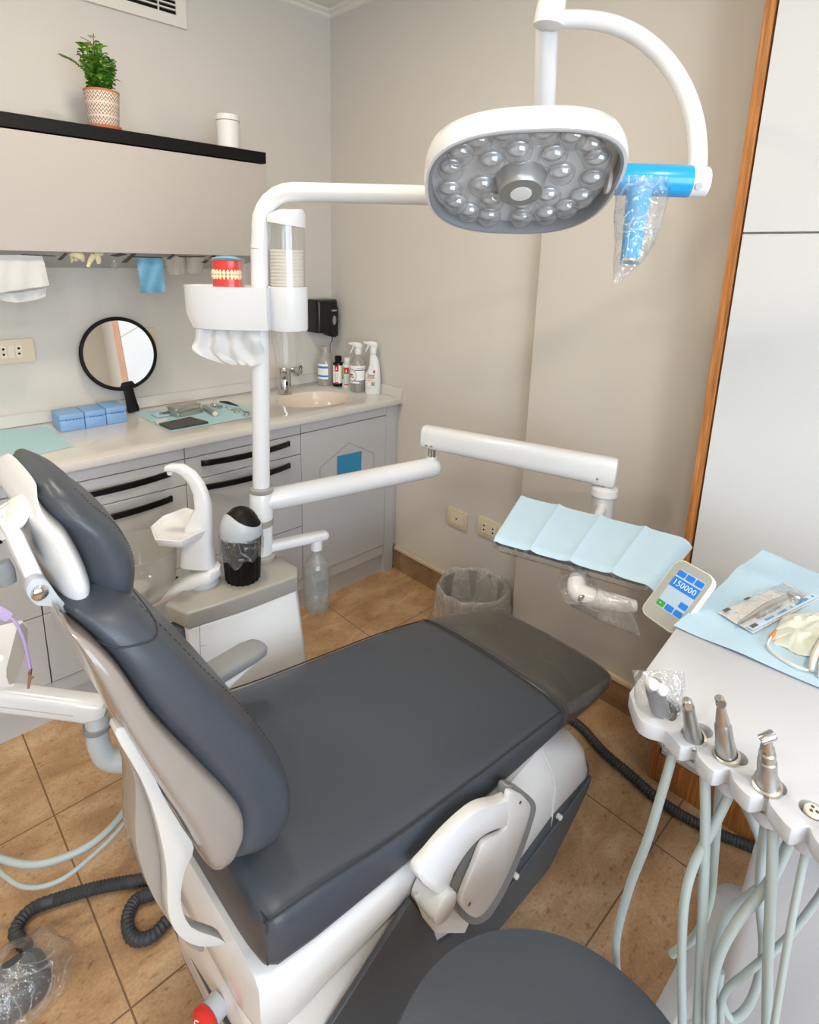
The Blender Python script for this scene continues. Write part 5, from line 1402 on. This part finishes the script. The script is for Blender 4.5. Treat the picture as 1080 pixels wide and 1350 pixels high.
b = bm_new(); rl = rrect(hu * 2, hv * 2, .018); tube(b, [M @ Vector((x, y, .001)) for x, y in rl + [rl[0]]], .0035, 8); obj('tray_rim', b, STEEL, tray)
b = bm_new(); rl = rrect(hu * 2 + .006, hv * 2 + .006, .02, 8)
rows = [[M @ Vector((x * k, y * k, z + .004 * nz((x * 30, y * 30, z * 40)))) for x, y in rl + [rl[0]]] for k, z in ((1.0, .0), (1.01, -.010), (1.0, -.022), (.93, -.030))]
sheet(b, rows); obj('tray_sleeve', b, SLEEVE, tray)
# hub behind the tray and handle below
b = bm_new(); hb = Vector((B1.x, B1.y, .0)); lathe(b, [(.026, .886), (.038, .882), (.039, .862), (.036, .858), (.032, .852), (.031, .775)], hb, ZV, 32); obj('swivel_hub', b, WHITE, tray)
zH = .80
hp0 = Vector((TQ[1] * .5 + TQ[2] * .5)); 
hq = [Zp(*q, dd) for q, dd in (((770, 740), .826), ((760, 766), .815), ((764, 782), .802), ((790, 790), .800), ((822, 797), .798), ((838, 799), .797))]
b = bm_new(); tube(b, [hb + ZV * .828, hb * .5 + Vector((hq[0].x, hq[0].y, 0)) * .5 + ZV * .826, hq[0], hq[1]], [.014, .014, .017, .018], 20, smooth=4); obj('handle_stem', b, WHITE, tray)
b = bm_new(); tube(b, hq[1:], [.020, .023, .021, .018, .013], 20, smooth=5); hd_ = obj('handle', b, WHITE, tray)
b = bm_new(); lathe(b, [(.0105, 0), (.0105, .004), (.006, .006)], hq[2] - GV * .021, -GV, 20); obj('handle_screw', b, CHROME, hd_)
b = bm_new(); rows = []
for cx, cy, w_, zz, k in ((752, 742, 16, .82, .02), (752, 760, 24, .808, .026), (766, 782, 30, .800, .03), (790, 797, 34, .796, .03), (815, 808, 36, .792, .026), (838, 815, 36, .79, .004)):
    c = Zp(cx, cy, zz); dd = -((c - CAM) @ ROT).z; t1 = (EV * .25 + ZV * -.9 if cx > 770 else EV); rw = w_ / FPX * dd * .8
    t1 = (EV * .8 + ZV * .55).normalized() if cx < 770 else (ZV * .93 - EV * .35).normalized()
    rows.append([c + t1 * rw * math.cos(a) * (1 + .15 * nz((cx * .03, math.cos(a), 1))) - GV * k * math.sin(a) * (1 + .3 * nz((cx * .05, math.sin(a) * 2, 2))) for a in [2 * math.pi * q / 28 for q in range(28)]])
loft(b, rows, cap=False); obj('handle_sleeve', b, SLEEVE, tray)
# folded aqua napkin on the tray
b = bm_new()
NQ = [Zp(*q, zT + .006) for q in [(687, 654), (651, 711), (867, 771), (915, 712)]]
def nap(u, v):
    f = abs(((u * 4) % 1) - .5) * 2; crease = -.004 * (1 - f) ** 6 * 0 + .006 * (abs(((u * 4 + .0) % 1) - .5) * 2) ** 5
    return Vector((0, 0, crease * (1 if 0.02 < u < .98 else .3) + .002 * (abs(v - .48) < .02) + .0015 * nz((u * 5, v * 3, 1)) - (.022 * ((u - .93) / .07) ** 2 if u > .93 else 0) - (.006 * ((v - .93) / .07) ** 2 if v > .93 else 0) - (.004 if False else 0)))
g = quadgrid(NQ[0], NQ[3], NQ[2], NQ[1], 48, 24, nap)
sheet(b, g); thicken(b, .0008)
tag(obj('tray_napkin', b, BIB, loc=(tc.x, tc.y, zT)), 'creased aqua paper napkin covering the instrument tray', 'napkin')

# ================================================================== DOCTOR'S CONSOLE at the right
zC = .93
def CP(px, py, z=zC): return Zp(px, py, z)
con = thing('instrument_console', 'white instrument console on a cart at right with hanging hoses', 'console', (-.85, -2.35, 0))
HOLES = [(884, 930), (925, 962), (970, 997), (1020, 1035), (1072, 1068)]
edge = [(830, 913), (841, 944), (858, 956), (877, 962), (898, 984), (917, 983), (921, 997), (942, 1017), (962, 1013), (967, 1028), (990, 1051), (1012, 1049), (1016, 1061), (1044, 1093), (1066, 1089), (1074, 1105), (1100, 1134), (1170, 1192)]
hp_ = [CP(*q) for q in HOLES]
outline = []
front_pts = [CP(q.x, q.y) for q in spline([Vector((x, y, 0)) for x, y in edge], 3)]
back_l = CP(893, 826); 
far = [Vector((-.55, -2.175, zC)), Vector((-.53, -2.20, zC)), Vector((-.53, -2.62, zC)), Vector((-.62, -2.66, zC))]
poly = [back_l, far[0], far[1], far[2], far[3]] + list(reversed(front_pts))
notch = .0135
def notched(pts):
    out = []
    for i, p in enumerate(pts):
        out.append(p)
    return out
outer2 = [(p.x, p.y) for p in poly]
holes2 = [[(h.x + notch * math.cos(2 * math.pi * k / 20), h.y + notch * math.sin(2 * math.pi * k / 20)) for k in range(20)] for h in hp_]
b = bm_new(); plate(b, outer2, holes2, .022, Matrix.Translation((0, 0, zC))); top = obj('console_top', b, CONW, con, bev=.003, seg=2)
# little cradles in front of every hole
fdir = (front_pts[39] - front_pts[6]).normalized(); fout = Vector((fdir.y, -fdir.x, 0)); 
if fout.x > 0: fout = -fout
for h in hp_:
    b = bm_new(); lathe(b, [(.0138, zC - .050), (.0165, zC - .046), (.0165, zC - .0225), (.0138, zC - .0225), (.0138, zC - .050)], (h.x, h.y, 0), ZV, 24, cap=False); obj('holder_cup', b, CONW, top)
# body under the top, column, base with casters
b = bm_new(); c0 = Vector((-.80, -2.40, 0))
def rrz(w_, h_, r_, cx, cy, z): return [Vector((cx + x, cy + y, z)) for x, y in rrect(w_, h_, r_, 5)]
loft(b, [rrz(.34, .36, .04, -.80, -2.42, .80), rrz(.42, .42, .04, -.81, -2.42, .85), rrz(.44, .44, .04, -.81, -2.42, .907)]); obj('console_body', b, CONW, con, bev=.004)
b = bm_new(); loft(b, [rrz(.30, .34, .03, -.74, -2.48, .10), rrz(.24, .30, .03, -.72, -2.48, .80)]); obj('cart_column', b, CONW, con, bev=.004)
b = bm_new(); loft(b, [rrz(.50, .44, .05, -.76, -2.45, .07), rrz(.50, .44, .05, -.76, -2.45, .11), rrz(.40, .38, .04, -.75, -2.46, .14)]); bs_ = obj('cart_base', b, CONW, con, bev=.004)
for (lx, ly) in ((-.55, -2.235), (-.98, -2.25), (-.54, -2.66), (-.98, -2.66)):
    b = bm_new(); a = Vector((-.76 + (lx + .76) * .5, -2.45 + (ly + 2.45) * .5, .13)); e = Vector((lx, ly, .085))
    d = (e - a).normalized(); s = Vector((-d.y, d.x, 0)).normalized()
    loft(b, [sring(a, s * .045, ZV * .035, 4, 20), sring(e - d * .03, s * .040, ZV * .028, 4, 20), sring(e, s * .032, ZV * .018, 4, 20)]); lg = obj('cart_leg', b, CONW, con)
    b = bm_new(); lathe(b, [(.028, -.012), (.030, -.008), (.030, .008), (.028, .012)], (lx, ly, .0305), s, 24); obj('caster', b, BLACKM, lg)
# tilted display panel on the left corner
SQ = [Zp(847, 806, .905), Zp(884, 738, .985), Zp(944, 757, .985), Zp(898, 842, .905)]
sx_ = (SQ[3] - SQ[0]).normalized(); sy_ = (SQ[1] - SQ[0]); sy_ = (sy_ - sx_ * sy_.dot(sx_)).normalized(); sn = sx_.cross(sy_)
sc_ = sum(SQ, Vector()) / 4; M = Matrix((sx_, sy_, sn)).transposed().to_4x4(); M.translation = sc_
sw = ((SQ[3] - SQ[0]).length + (SQ[2] - SQ[1]).length) / 2; sh = ((SQ[1] - SQ[0]).length + (SQ[2] - SQ[3]).length) / 2
b = bm_new(); plate(b, rrect(sw, sh, .016, 6), [], .012, M); dsp = obj('display_housing', b, WHITEP, con, bev=.002)
def dpan(name, u0, u1, v0, v1, m, z, r_=.002, parent=None):
    Mq = M @ Matrix.Translation(((u0 + u1) / 2 * sw - sw / 2, (v0 + v1) / 2 * sh - sh / 2, z)); b = bm_new()
    plate(b, rrect((u1 - u0) * sw, (v1 - v0) * sh, r_, 4), [], .0004, Mq); return obj(name, b, m, parent or dsp)
dpan('display_glass', .025, .975, .015, .985, SCREEN, .0006, .015)
dpan('screen_field', .20, .88, .22, .86, SCRP, .0008)
dpan('reading_bar', .20, .88, .57, .73, SCRB, .0012, .0008)
for k in range(3): dpan('screen_button', .21 + .23 * k, .41 + .23 * k, .755, .845, SCRB, .0012)
for k, m_ in enumerate((SCRG, SCRB, SCRB)): dpan('screen_button', .21 + .23 * k, .41 + .23 * k, .23, .32, m_, .0012)
dpan('screen_button', .67, .87, .36, .45, SCRB, .0012)
text('screen_digits', '150000', .016, M @ Matrix.Translation((.04 * sw, .15 * sh, .0018)), SCRW, dsp)
text('screen_icon', '▸', .010, M @ Matrix.Translation((-.19 * sw, -.225 * sh, .0018)), SCRW, dsp)
b = bm_new(); tube(b, [sc_ - sn * .012, sc_ - sn * .03 + Vector((.0, -.02, -.02)), Vector((-.76, -2.22, .86))], .012, 14, smooth=4); obj('display_arm', b, WHITE, dsp)
# hoses hanging from the holders (pixel, depth from the eye) -> real points in front of the cart
def dep(p): return -((p - CAM) @ ROT).z
HZ = [
 ('hose', [(886, 985), (885, 1001), (874, 1041), (853, 1110), (830, 1170), (813, 1238), (815, 1300)], (.80, .80, .81, .84, .88, .92, .96), .0062),
 ('hose', [(925, 990), (929, 1010), (930, 1096), (927, 1186), (923, 1277), (919, 1370)], (.75, .75, .76, .78, .80, .82), .0064),
 ('hose', [(952, 1016), (950, 1030), (943, 1114), (936, 1186), (918, 1232), (886, 1258)], (.82, .82, .84, .88, .92, .96), .0060),
 ('hose', [(970, 1025), (963, 1044), (940, 1092), (914, 1143), (902, 1194), (899, 1270), (900, 1370)], (.745, .75, .76, .77, .78, .80, .82), .0060),
 ('hose', [(974, 1036), (980, 1056), (998, 1096), (1010, 1135), (1014, 1160)], (.76, .77, .78, .80, .81), .0060),
 ('hose', [(1018, 1060), (1019, 1080), (1018, 1150), (1013, 1259), (1011, 1370)], (.69, .69, .70, .72, .74), .0062),
 ('hose', [(1012, 1066), (1004, 1130), (1002, 1190), (1006, 1260), (990, 1320), (965, 1343), (948, 1310), (950, 1280)], (.74, .75, .77, .79, .81, .82, .82, .82), .0058),
 ('hose', [(1054, 1088), (1042, 1108), (1016, 1161), (972, 1216), (948, 1262), (938, 1310), (936, 1370)], (.69, .70, .72, .74, .76, .78, .80), .0062),
 ('hose', [(1068, 1092), (1064, 1115), (1045, 1208), (1030, 1295), (1018, 1370)], (.66, .66, .67, .69, .71), .0042),
 ('hose', [(1090, 1165), (1075, 1190), (1034, 1241), (983, 1284), (954, 1313), (950, 1370)], (.72, .73, .75, .77, .79, .81), .0046),
 ('hose', [(1020, 1150), (1003, 1170), (961, 1205), (943, 1259), (940, 1320), (942, 1370)], (.79, .80, .81, .82, .83, .84), .0060)]
for nm, pts, ds, r_ in HZ:
    b = bm_new(); tube(b, [Dp(x, y, d) for (x, y), d in zip(pts, ds)], r_, 14, smooth=8); obj(nm, b, HOSE, con)

# ------------------------------------------------ instruments standing in the holders
def stand(hi, dz, px, py, zz):
    """axis from a holder up to the point seen at px,py at height zz"""
    h = hp_[hi]; a = Vector((h.x, h.y, zC - .045)); e = Zp(px, py, zz); return a, e
t_specs = [(1, (907, 928), 1.0, 'short grey handpiece in the second holder of white console', 'low'), (2, (950, 925), 1.012, 'tall steel handpiece in the middle holder of white console', 'tall'), (3, (1012, 972), 1.005, 'ringed steel handpiece in the fourth holder of white console', 'ring')]
for hi, px, zz, lab, kind in t_specs:
    a, e = stand(hi, 0, px[0], px[1], zz); ax_ = (e - a); L = ax_.length; an = ax_.normalized()
    t = thing('handpiece', lab, 'handpiece', a, 'handpieces standing in the console')
    if kind == 'low': sleeve_ = [(.0105, .0), (.0115, .03), (.0125, .048), (.0105, .058), (.0085, .09), (.0070, L - .006)]; neck = []
    elif kind == 'tall': sleeve_ = [(.0105, .0), (.012, .045), (.0115, .065), (.0105, .072), (.0098, .095), (.0080, .100)]; neck = [(.0082, .100), (.0078, .104), (.0048, L - .008), (.0042, L)]
    else: sleeve_ = [(.0105, 0), (.0125, .045), (.0125, .062), (.0105, .066), (.0100, .088), (.0082, .090)]; neck = [(.0088, .090), (.0088, .100), (.0070, .102), (.0075, .108), (.0052, .113), (.0055, L - .004), (.004, L)]
    b = bm_new(); lathe(b, sleeve_, a, an, 24); obj('sleeve', b, mat('handpiece_alu', (176, 176, 176), .32, .85), t)
    if neck: b = bm_new(); lathe(b, neck, a, an, 20); obj('neck', b, STEEL, t)
    hdir = (-EV * .3 - GV + an * .2).normalized() if kind != 'ring' else (EV + an * .6).normalized()
    b = bm_new(); hl_ = .012 if kind != 'ring' else .016
    lathe(b, [(.0035, -hl_ * .55), (.0058, -hl_ * .5), (.0062, hl_ * .4), (.0048, hl_ * .55)], e, hdir, 18); obj('head', b, CHROME if kind != 'low' else STEEL, t)
    b = bm_new(); lathe(b, [(.0132, .012), (.0134, .046), (.0158, .047), (.0158, .052), (.0128, .053), (.0128, .012)], a, an, 24, cap=False); obj('holder_ring', b, STEEL, t)
a, e = stand(0, 0, 862, 903, .985); an = (e - a).normalized(); L = (e - a).length
t = thing('air_water_syringe', 'syringe in the leftmost holder wrapped in clear crumpled plastic', 'syringe', a)
b = bm_new(); lathe(b, [(.010, 0), (.0125, .03), (.0125, .06), (.0115, L)], a, an, 22); obj('body', b, GREYP, t)
b = bm_new(); hx = -GV * .9 + ZV * .45
for k in (-1, 1): lathe(b, [(.0075, 0), (.0075, .010), (.006, .012)], e + EV * .0065 * k - ZV * .004 * k + hx * .004, hx, 16)
obj('push_button', b, mat('button_white', (222, 226, 230), .3), t)
b = bm_new(); lathe(b, [(.0132, .0), (.0134, .046), (.0165, .047), (.0165, .053), (.013, .054)], a + EV * .004, an, 22, cap=False); obj('holder_ring', b, mat('dark_ring', (80, 80, 80), .3, .6), t)
b = bm_new(); rows = []
dq = dep(hp_[0])
for cx, cy, w_, k in ((868, 884, 34, .004), (870, 900, 33, .020), (868, 920, 31, .026), (872, 945, 26, .026), (880, 970, 20, .020), (892, 990, 17, .014), (898, 1004, 12, .004)):
    c = Dp(cx, cy, dq - .006); rw = w_ / FPX * dq
    rows.append([c + EV * rw * math.cos(q) * (1 + .14 * nz((math.cos(q) * 2, cy * .04, 3))) - (GV * .6 - ZV * .3) * k * math.sin(q) * (1.1 + .5 * nz((math.cos(q) * 4, math.sin(q) * 4, cy * .06))) for q in [2 * math.pi * j / 32 for j in range(32)]])
loft(b, rows, cap=False); obj('plastic_sleeve', b, SLEEVE, t)
h = hp_[4]
t = thing('hose_coupling', 'ivory hose coupling with round holes in the rightmost holder', 'coupling', (h.x, h.y, zC - .06))
b = bm_new(); lathe(b, [(.0075, -.05), (.0085, .000), (.0092, .008), (.0075, .010)], (h.x, h.y, zC - .008), (-.12, -.1, 1), 22); obj('body', b, IVORY2, t)
b = bm_new(); Mh = frame((h.x - .0012, h.y - .001, zC + .0018), (-.12, -.1, 1))
for x, y in ((-.003, .002), (.003, .002), (0, -.003)): lathe(b, [(.0018, 0), (.0018, .001)], Mh @ Vector((x, y, 0)), (-.12, -.1, 1), 10)
obj('port', b, DARKP, t)

# ------------------------------------------------ things on the console
zB = zC + .0015
BQ = [CP(888, 826, zB), CP(1012, 721, zB), CP(1150, 780, zB), CP(1150, 938, zB)]
b = bm_new()
def bibw(u, v):
    return Vector((0, 0, .003 + .010 * math.exp(-((u - .62) / .10) ** 2) * (1 - v) + .002 * nz((u * 4, v * 4, 2)) - .03 * max(0, (u - .93) / .07) ** 2 + .0005 * math.sin(v * 240) * (u < .25)))
g = quadgrid(BQ[0], BQ[1], BQ[2], BQ[3], 40, 40, bibw); sheet(b, g); thicken(b, .0008)
tag(obj('paper_bib', b, BIB, loc=(sum(BQ, Vector()) / 4)), 'aqua paper bib spread over the white console top', 'bib')
zp = zB + .007
t = thing('sterile_pouch', 'clear sealed pouch with a steel instrument lying on the aqua bib', 'pouch', CP(1010, 800, zp))
PQ = [CP(947, 808, zp), CP(1034, 768, zp), CP(1080, 790, zp), CP(993, 835, zp)]
b = bm_new(); g = quadgrid(*PQ, 16, 10, lambda u, v: (0, 0, .001 + .002 * nz((u * 4, v * 3, 7)))); sheet(b, g); thicken(b, .0006); obj('paper_back', b, LABELW, t)
b = bm_new(); g = quadgrid(*[p + ZV * .002 for p in PQ], 24, 14, lambda u, v: (0, 0, .012 * (math.sin(u * math.pi) * math.sin(v * math.pi)) ** .7 + .002 * nz((u * 7, v * 5, 3)))); sheet(b, g); obj('clear_front', b, SLEEVE, t)
b = bm_new(); q = [CP(*p, zp + .008) for p in ((974, 822), (1010, 800), (1036, 788), (1048, 786))]
tube(b, q[:3], [.003, .0075, .006], 14, smooth=6, flat=.7); lathe(b, [(.012, -.004), (.013, 0), (.012, .004)], q[3], (.2, 0, 1), 22); tube(b, [CP(1000, 812, zp + .007), CP(1030, 796, zp + .007)], .0035, 10); obj('instrument', b, STEEL, t)
for (u0, u1, v0, v1, m_, nm) in ((.02, .10, .06, .16, mat('pouch_ink', (86, 92, 86), .6), 'indicator_mark'), (.02, .10, .84, .94, MATS['pouch_ink'], 'indicator_mark'), (.34, .42, .02, .09, MATS['pouch_ink'], 'indicator_mark'), (.0, 1.0, .80, .99, mat('pouch_band', (198, 218, 238), .5), 'printed_band')):
    b = bm_new()
    def uv(u, v): return (PQ[0] * (1 - u) + PQ[1] * u) * (1 - v) + (PQ[3] * (1 - u) + PQ[2] * u) * v + ZV * (.0062 if m_ is MATS['pouch_ink'] else .0050)
    prism(b, [uv(u0, v0), uv(u1, v0), uv(u1, v1), uv(u0, v1)], ZV * .0004); obj(nm, b, m_, t)
b = bm_new(); rr = random.Random(9); u = .22
while u < .95:
    w_ = rr.uniform(.012, .03); prism(b, [uv(u, .86) + ZV * .001, uv(u + w_, .86) + ZV * .001, uv(u + w_, .93) + ZV * .001, uv(u, .93) + ZV * .001], ZV * .0003); u += w_ + .012 + (.06 if rr.random() < .18 else 0)
obj('blue_print', b, LABELB, t)
# glove and the orange applicator under it
b = bm_new(); q = [CP(*p, zB + .010) for p in ((1016, 840), (1026, 831), (1040, 823), (1058, 818), (1075, 822))]
tube(b, q, .0032, 10, smooth=4); tag(obj('saliva_ejector', b, ORANGE, loc=q[0]), 'orange plastic tube tucked under the pale glove', 'tube')
b = bm_new(); GQ = [CP(1012, 852, zB), CP(1030, 818, zB), CP(1130, 810, zB), CP(1110, 880, zB)]
top_ = quadgrid(*GQ, 30, 24, None)
pts_ = []
for j, row in enumerate(top_):
    for i, p in enumerate(row):
        u, v = i / 30, j / 24
        p.z += .004 + .030 * (math.sin(min(1, max(0, u)) * math.pi) ** .5) * (math.sin(v * math.pi) ** .5) * (.7 + .6 * nz((u * 3.2, v * 3.0, 4))) + .006 * nz((u * 9, v * 7, 8))
        e_ = .010 * math.sin(v * 7 + 1) ; p += EV * (e_ if u < .2 else 0)
sheet(b, top_); thicken(b, -.001)
tube(b, [CP(1030, 820, zB + .006), CP(1018, 838, zB + .010), CP(1012, 852, zB + .008), CP(1026, 866, zB + .006), CP(1048, 878, zB + .008), CP(1066, 884, zB + .008)], [.002, .0028, .003, .003, .0028, .002], 8, smooth=6, flat=.5)
for k, q in enumerate((((1090, 838), (1074, 866), (1070, 884)), ((1100, 846), (1086, 872), (1082, 892)))): tube(b, [CP(*q[0], zB + .024), CP(*q[1], zB + .020), CP(*q[2], zB + .008)], [.011, .009, .006], 12, smooth=5, flat=.6)
tag(obj('latex_glove', b, LATEXW, loc=CP(1070, 850, zB)), 'crumpled pale glove lying on the aqua bib at the right edge', 'glove')

# ================================================================== OPERATOR STOOL in the foreground
so = Vector((-1.343, -2.255, 0)); zs = .485
t = thing('operator_stool', 'round dark stool seat in the foreground between chair and console', 'stool', so)
b = bm_new(); lathe(b, [(.06, zs - .075), (.20, zs - .07), (.220, zs - .05), (.222, zs - .03), (.213, zs - .008), (.16, zs), (.02, zs + .002)], so, ZV, 56); obj('seat', b, VINYL, t)
b = bm_new(); lathe(b, [(.0255, .10), (.0255, .28), (.02, .281), (.02, zs - .07)], so, ZV, 24); obj('gas_lift', b, CHROME, t)
b = bm_new()
for k in range(5):
    a = 2 * math.pi * (k + .3) / 5; e = so + Vector((math.cos(a) * .19, math.sin(a) * .19, .075)); tube(b, [so + ZV * .115, e], [.024, .015], 12)
obj('star_base', b, CHROME, t)
for k in range(5):
    a = 2 * math.pi * (k + .3) / 5; b = bm_new(); lathe(b, [(.024, -.010), (.026, -.006), (.026, .006), (.024, .010)], so + Vector((math.cos(a) * .19, math.sin(a) * .19, .0265)), (math.sin(a), -math.cos(a), 0), 20); obj('caster', b, BLACKM, t)

# ================================================================== WASTE BASKET with clear liner
wb = Zp(624, 771, .24); wb.z = 0
t = thing('waste_basket', 'round floor bin with cloudy plastic liner against the right wall', 'bin', wb)
b = bm_new(); lathe(b, [(.02, .002), (.105, 0), (.108, .004), (.132, .225), (.135, .228), (.131, .228), (.104, .01), (.02, .008)], wb, ZV, 48, cap=False); obj('basket', b, mat('bin_grey', (150, 148, 146), .45), t)
b = bm_new(); rows = []
for r_, z in ((.092, .03), (.10, .05), (.112, .12), (.124, .19), (.133, .235), (.137, .243), (.142, .236), (.146, .205), (.150, .165), (.155, .13), (.160, .105)):
    q = []
    for k in range(73):
        a = 2 * math.pi * k / 72; f = 1 + (.045 * nz((math.cos(a) * 2.5, math.sin(a) * 2.5, z * 6)) + .03 * math.sin(a * 9 + 2 * math.sin(a * 2))) * (1.0 if z < .24 else .5)
        f = min(f, 1.06); q.append(wb + Vector((r_ * f * math.cos(a), r_ * f * math.sin(a), z + .014 * nz((math.cos(a) * 2, math.sin(a) * 2, 3)))))
    rows.append(q)
sheet(b, rows); obj('liner', b, LINER, t)
b = bm_new(); lathe(b, [(.013, 0), (.016, .02), (.013, .04)], wb + Vector((.01, .0, .03)), (.5, .3, .4), 12); tag(obj('crumpled_cup', b, TISSUE, loc=wb + Vector((.01, 0, .03))), 'crumpled paper lying at the bottom of the lined floor bin', 'paper')

# ================================================================== ASSISTANT'S ARM at the left
t = thing('assistant_arm', 'white swing arm with instrument holder at the left behind the backrest', 'swing arm', Dp(130, 950, 1.25))
E0 = Dp(122, 934, 1.25); E1 = Dp(-30, 914, 1.20); d = (E1 - E0).normalized(); s = d.cross(ZV).normalized(); u_ = s.cross(d)
b = bm_new(); loft(b, [sring(E0 - d * w0, s * .024 * k, u_ * .028 * k, 3.2, 28) for w0, k in ((.028, .55), (.020, .9), (.008, 1.0))] + [sring(E0 + d * q, s * .024, u_ * .027, 3.2, 28) for q in (.05, (E1 - E0).length)]); ar = obj('arm', b, WHITE, t)
b = bm_new(); prism(b, [E0 + d * .03 + s * .0245 * (-1 if s.dot(CAM - E0) < 0 else 1) + u_ * z for z in (-.004, -.002)] + [E1 + s * .0245 * (-1 if s.dot(CAM - E0) < 0 else 1) + u_ * z for z in (-.002, -.004)], s * .0008); obj('arm_seam', b, LIGHTG, ar)
tb = [Dp(*q, dd) for q, dd in (((126, 945), 1.25), ((128, 958), 1.25), ((130, 980), 1.25), ((142, 1000), 1.26), ((168, 1004), 1.28), ((215, 1002), 1.33))]
b = bm_new(); lathe(b, [(.0275, 0), (.0275, .010)], tb[1] - ZV * .004, ZV, 28); obj('arm_collar', b, GREYP, t)
b = bm_new(); tube(b, tb, .0225, 24, smooth=6); obj('elbow_tube', b, LIGHTG, t)
# holder head on the arm
b = bm_new(); hq_ = [Dp(*q, 1.16) for q in [(29, 817), (36, 826), (36, 850), (19, 905), (10, 907), (6, 896), (6, 884), (22, 822)]]
prism(b, hq_, (Dp(-60, 880, 1.20) - Dp(18, 862, 1.16))); hh_ = obj('holder_head', b, WHITE, t, bev=.003)
b = bm_new(); ce = sum(hq_, Vector()) / len(hq_); fc = (Dp(18, 862, 1.16) - Dp(-60, 880, 1.20)).normalized()
prism(b, [ce + (p - ce) * .9 + fc * .002 for p in hq_], fc * .002); obj('end_face', b, GREYTOP, hh_)
b = bm_new(); lathe(b, [(.006, 0), (.006, .002)], Dp(0, 868, 1.13), CAM - Dp(0, 868, 1.13), 14); obj('holder_dot', b, WHITEP, hh_)
# bib clip on its lilac cord
cl = [Dp(*q, 1.12) for q in ((-4, 806), (8, 812), (20, 820), (30, 840), (36, 862), (40, 884))]
t = thing('bib_clip', 'lilac bib clip cord hanging over the holder at far left', 'bib clip', cl[-1])
b = bm_new(); tube(b, cl[1:], .0032, 10, smooth=6); obj('cord', b, PURPLE, t)
b = bm_new(); a, e = Dp(-8, 803, 1.12), Dp(13, 815, 1.12); dd = (e - a).normalized(); s = (CAM - a).normalized(); w_ = dd.cross(s)
loft(b, [sring(a, w_ * .011, s * .004, 4, 20), sring(e - dd * .003, w_ * .011, s * .004, 4, 20), sring(e, w_ * .008, s * .003, 4, 20)]); obj('cord_grip', b, PURPLE, t)
a = cl[-1]; e = Dp(37, 908, 1.12)
b = bm_new(); ax_ = (e - a); s = (CAM - a).normalized(); w_ = ax_.normalized().cross(s)
tube(b, [a - ax_ * .1, a + ax_ * .25], .0032, 10)
prism(b, [a + ax_ * .3 - w_ * .005, a + ax_ * .3 + w_ * .003, a + ax_ * 1.0 + w_ * .002, a + ax_ * 1.0 - w_ * .003], s * .004)
prism(b, [a + ax_ * .3 - w_ * .005, a + ax_ * .35 - w_ * .009, a + ax_ * .42 - w_ * .009, a + ax_ * .5 - w_ * .004], s * .004)
obj('crocodile_clip', b, BRONZE, t)

# ================================================================== HOSES ON THE FLOOR
def ribbed(name, pts, r, label, m=HOSED, n=10, pitch=.007, **k):
    P = spline(pts, n); out = [P[0]]; acc = 0
    res = []
    for a, c in zip(P[:-1], P[1:]):
        L = (c - a).length; q = max(1, int(L / (pitch / 2)))
        for i in range(q): res.append(lerpv(a, c, i / q))
    res.append(P[-1]); rad = [r * (1.0 if i % 2 else .86) for i in range(len(res))]
    b = bm_new(); tube(b, res, rad, 16); return b
def floorpts(q, r): return [Zp(x, y, r) + Vector((0, 0, .0)) for x, y in q]
b = ribbed('suction_hose', floorpts([(735, 938), (765, 957), (795, 990), (830, 1020), (866, 1052), (905, 1078), (950, 1100), (1000, 1120), (1060, 1146)], .0155), .0150, '')
tag(obj('floor_hose', b, HOSED, loc=Zp(830, 1020, 0)), 'dark ribbed hose running along the floor by the wardrobe', 'hose')
b = ribbed('suction_hose', floorpts([(36, 1250), (20, 1228), (40, 1200), (80, 1184), (130, 1170), (175, 1162), (200, 1160), (206, 1176), (180, 1186), (168, 1210), (175, 1236), (200, 1234), (225, 1208), (250, 1180)], .0155), .0150, '')
tag(obj('floor_hose', b, HOSED, loc=Zp(100, 1180, 0)), 'grey ribbed hose looping on the floor behind the backrest', 'hose')
for q, r_, lab in (([(205, 1000), (180, 1040), (160, 1075), (125, 1110), (80, 1132), (40, 1140), (0, 1132), (-40, 1112)], .0085, 'thicker of two smooth grey tubes sagging at the left'),
                   ([(206, 1004), (182, 1050), (160, 1090), (120, 1130), (80, 1160), (40, 1170), (10, 1158), (-30, 1120)], .0052, 'thinner of two smooth grey tubes sagging at the left')):
    b = bm_new(); tube(b, [Zp(x, y, .16) for x, y in q], r_, 14, smooth=8); tag(obj('sagging_tube', b, HOSE, loc=Zp(100, 1120, .16)), lab, 'tube')
# foot pedal wrapped in plastic at the lower left
fo = Zp(14, 1300, .03)
t = thing('foot_pedal', 'dark foot pedal wrapped in clear plastic at the lower left corner', 'pedal', (fo.x, fo.y, 0))
b = bm_new(); loft(b, [sring((fo.x, fo.y, z), (.07 * k, .0, 0), (0, .055 * k, 0), 3, 28) for z, k in ((.001, .95), (.012, 1.0), (.035, .95), (.05, .7))]); obj('pedal_body', b, DARKP, t)
b = bm_new(); loft(b, [[p + Vector((0, 0, .012 * nz((p.x * 30, p.y * 30, z * 20)))) + (p - Vector((fo.x, fo.y, p.z))) * .16 * nz((p.x * 25, p.y * 25, 5)) for p in sring((fo.x + .01, fo.y, z), (.10 * k, 0, 0), (0, .075 * k, 0), 2.4, 40)] for z, k in ((.016, 1.08), (.04, 1.0), (.065, .85), (.085, .5), (.095, .18))], cap=False); obj('plastic_bag', b, SLEEVE, t)
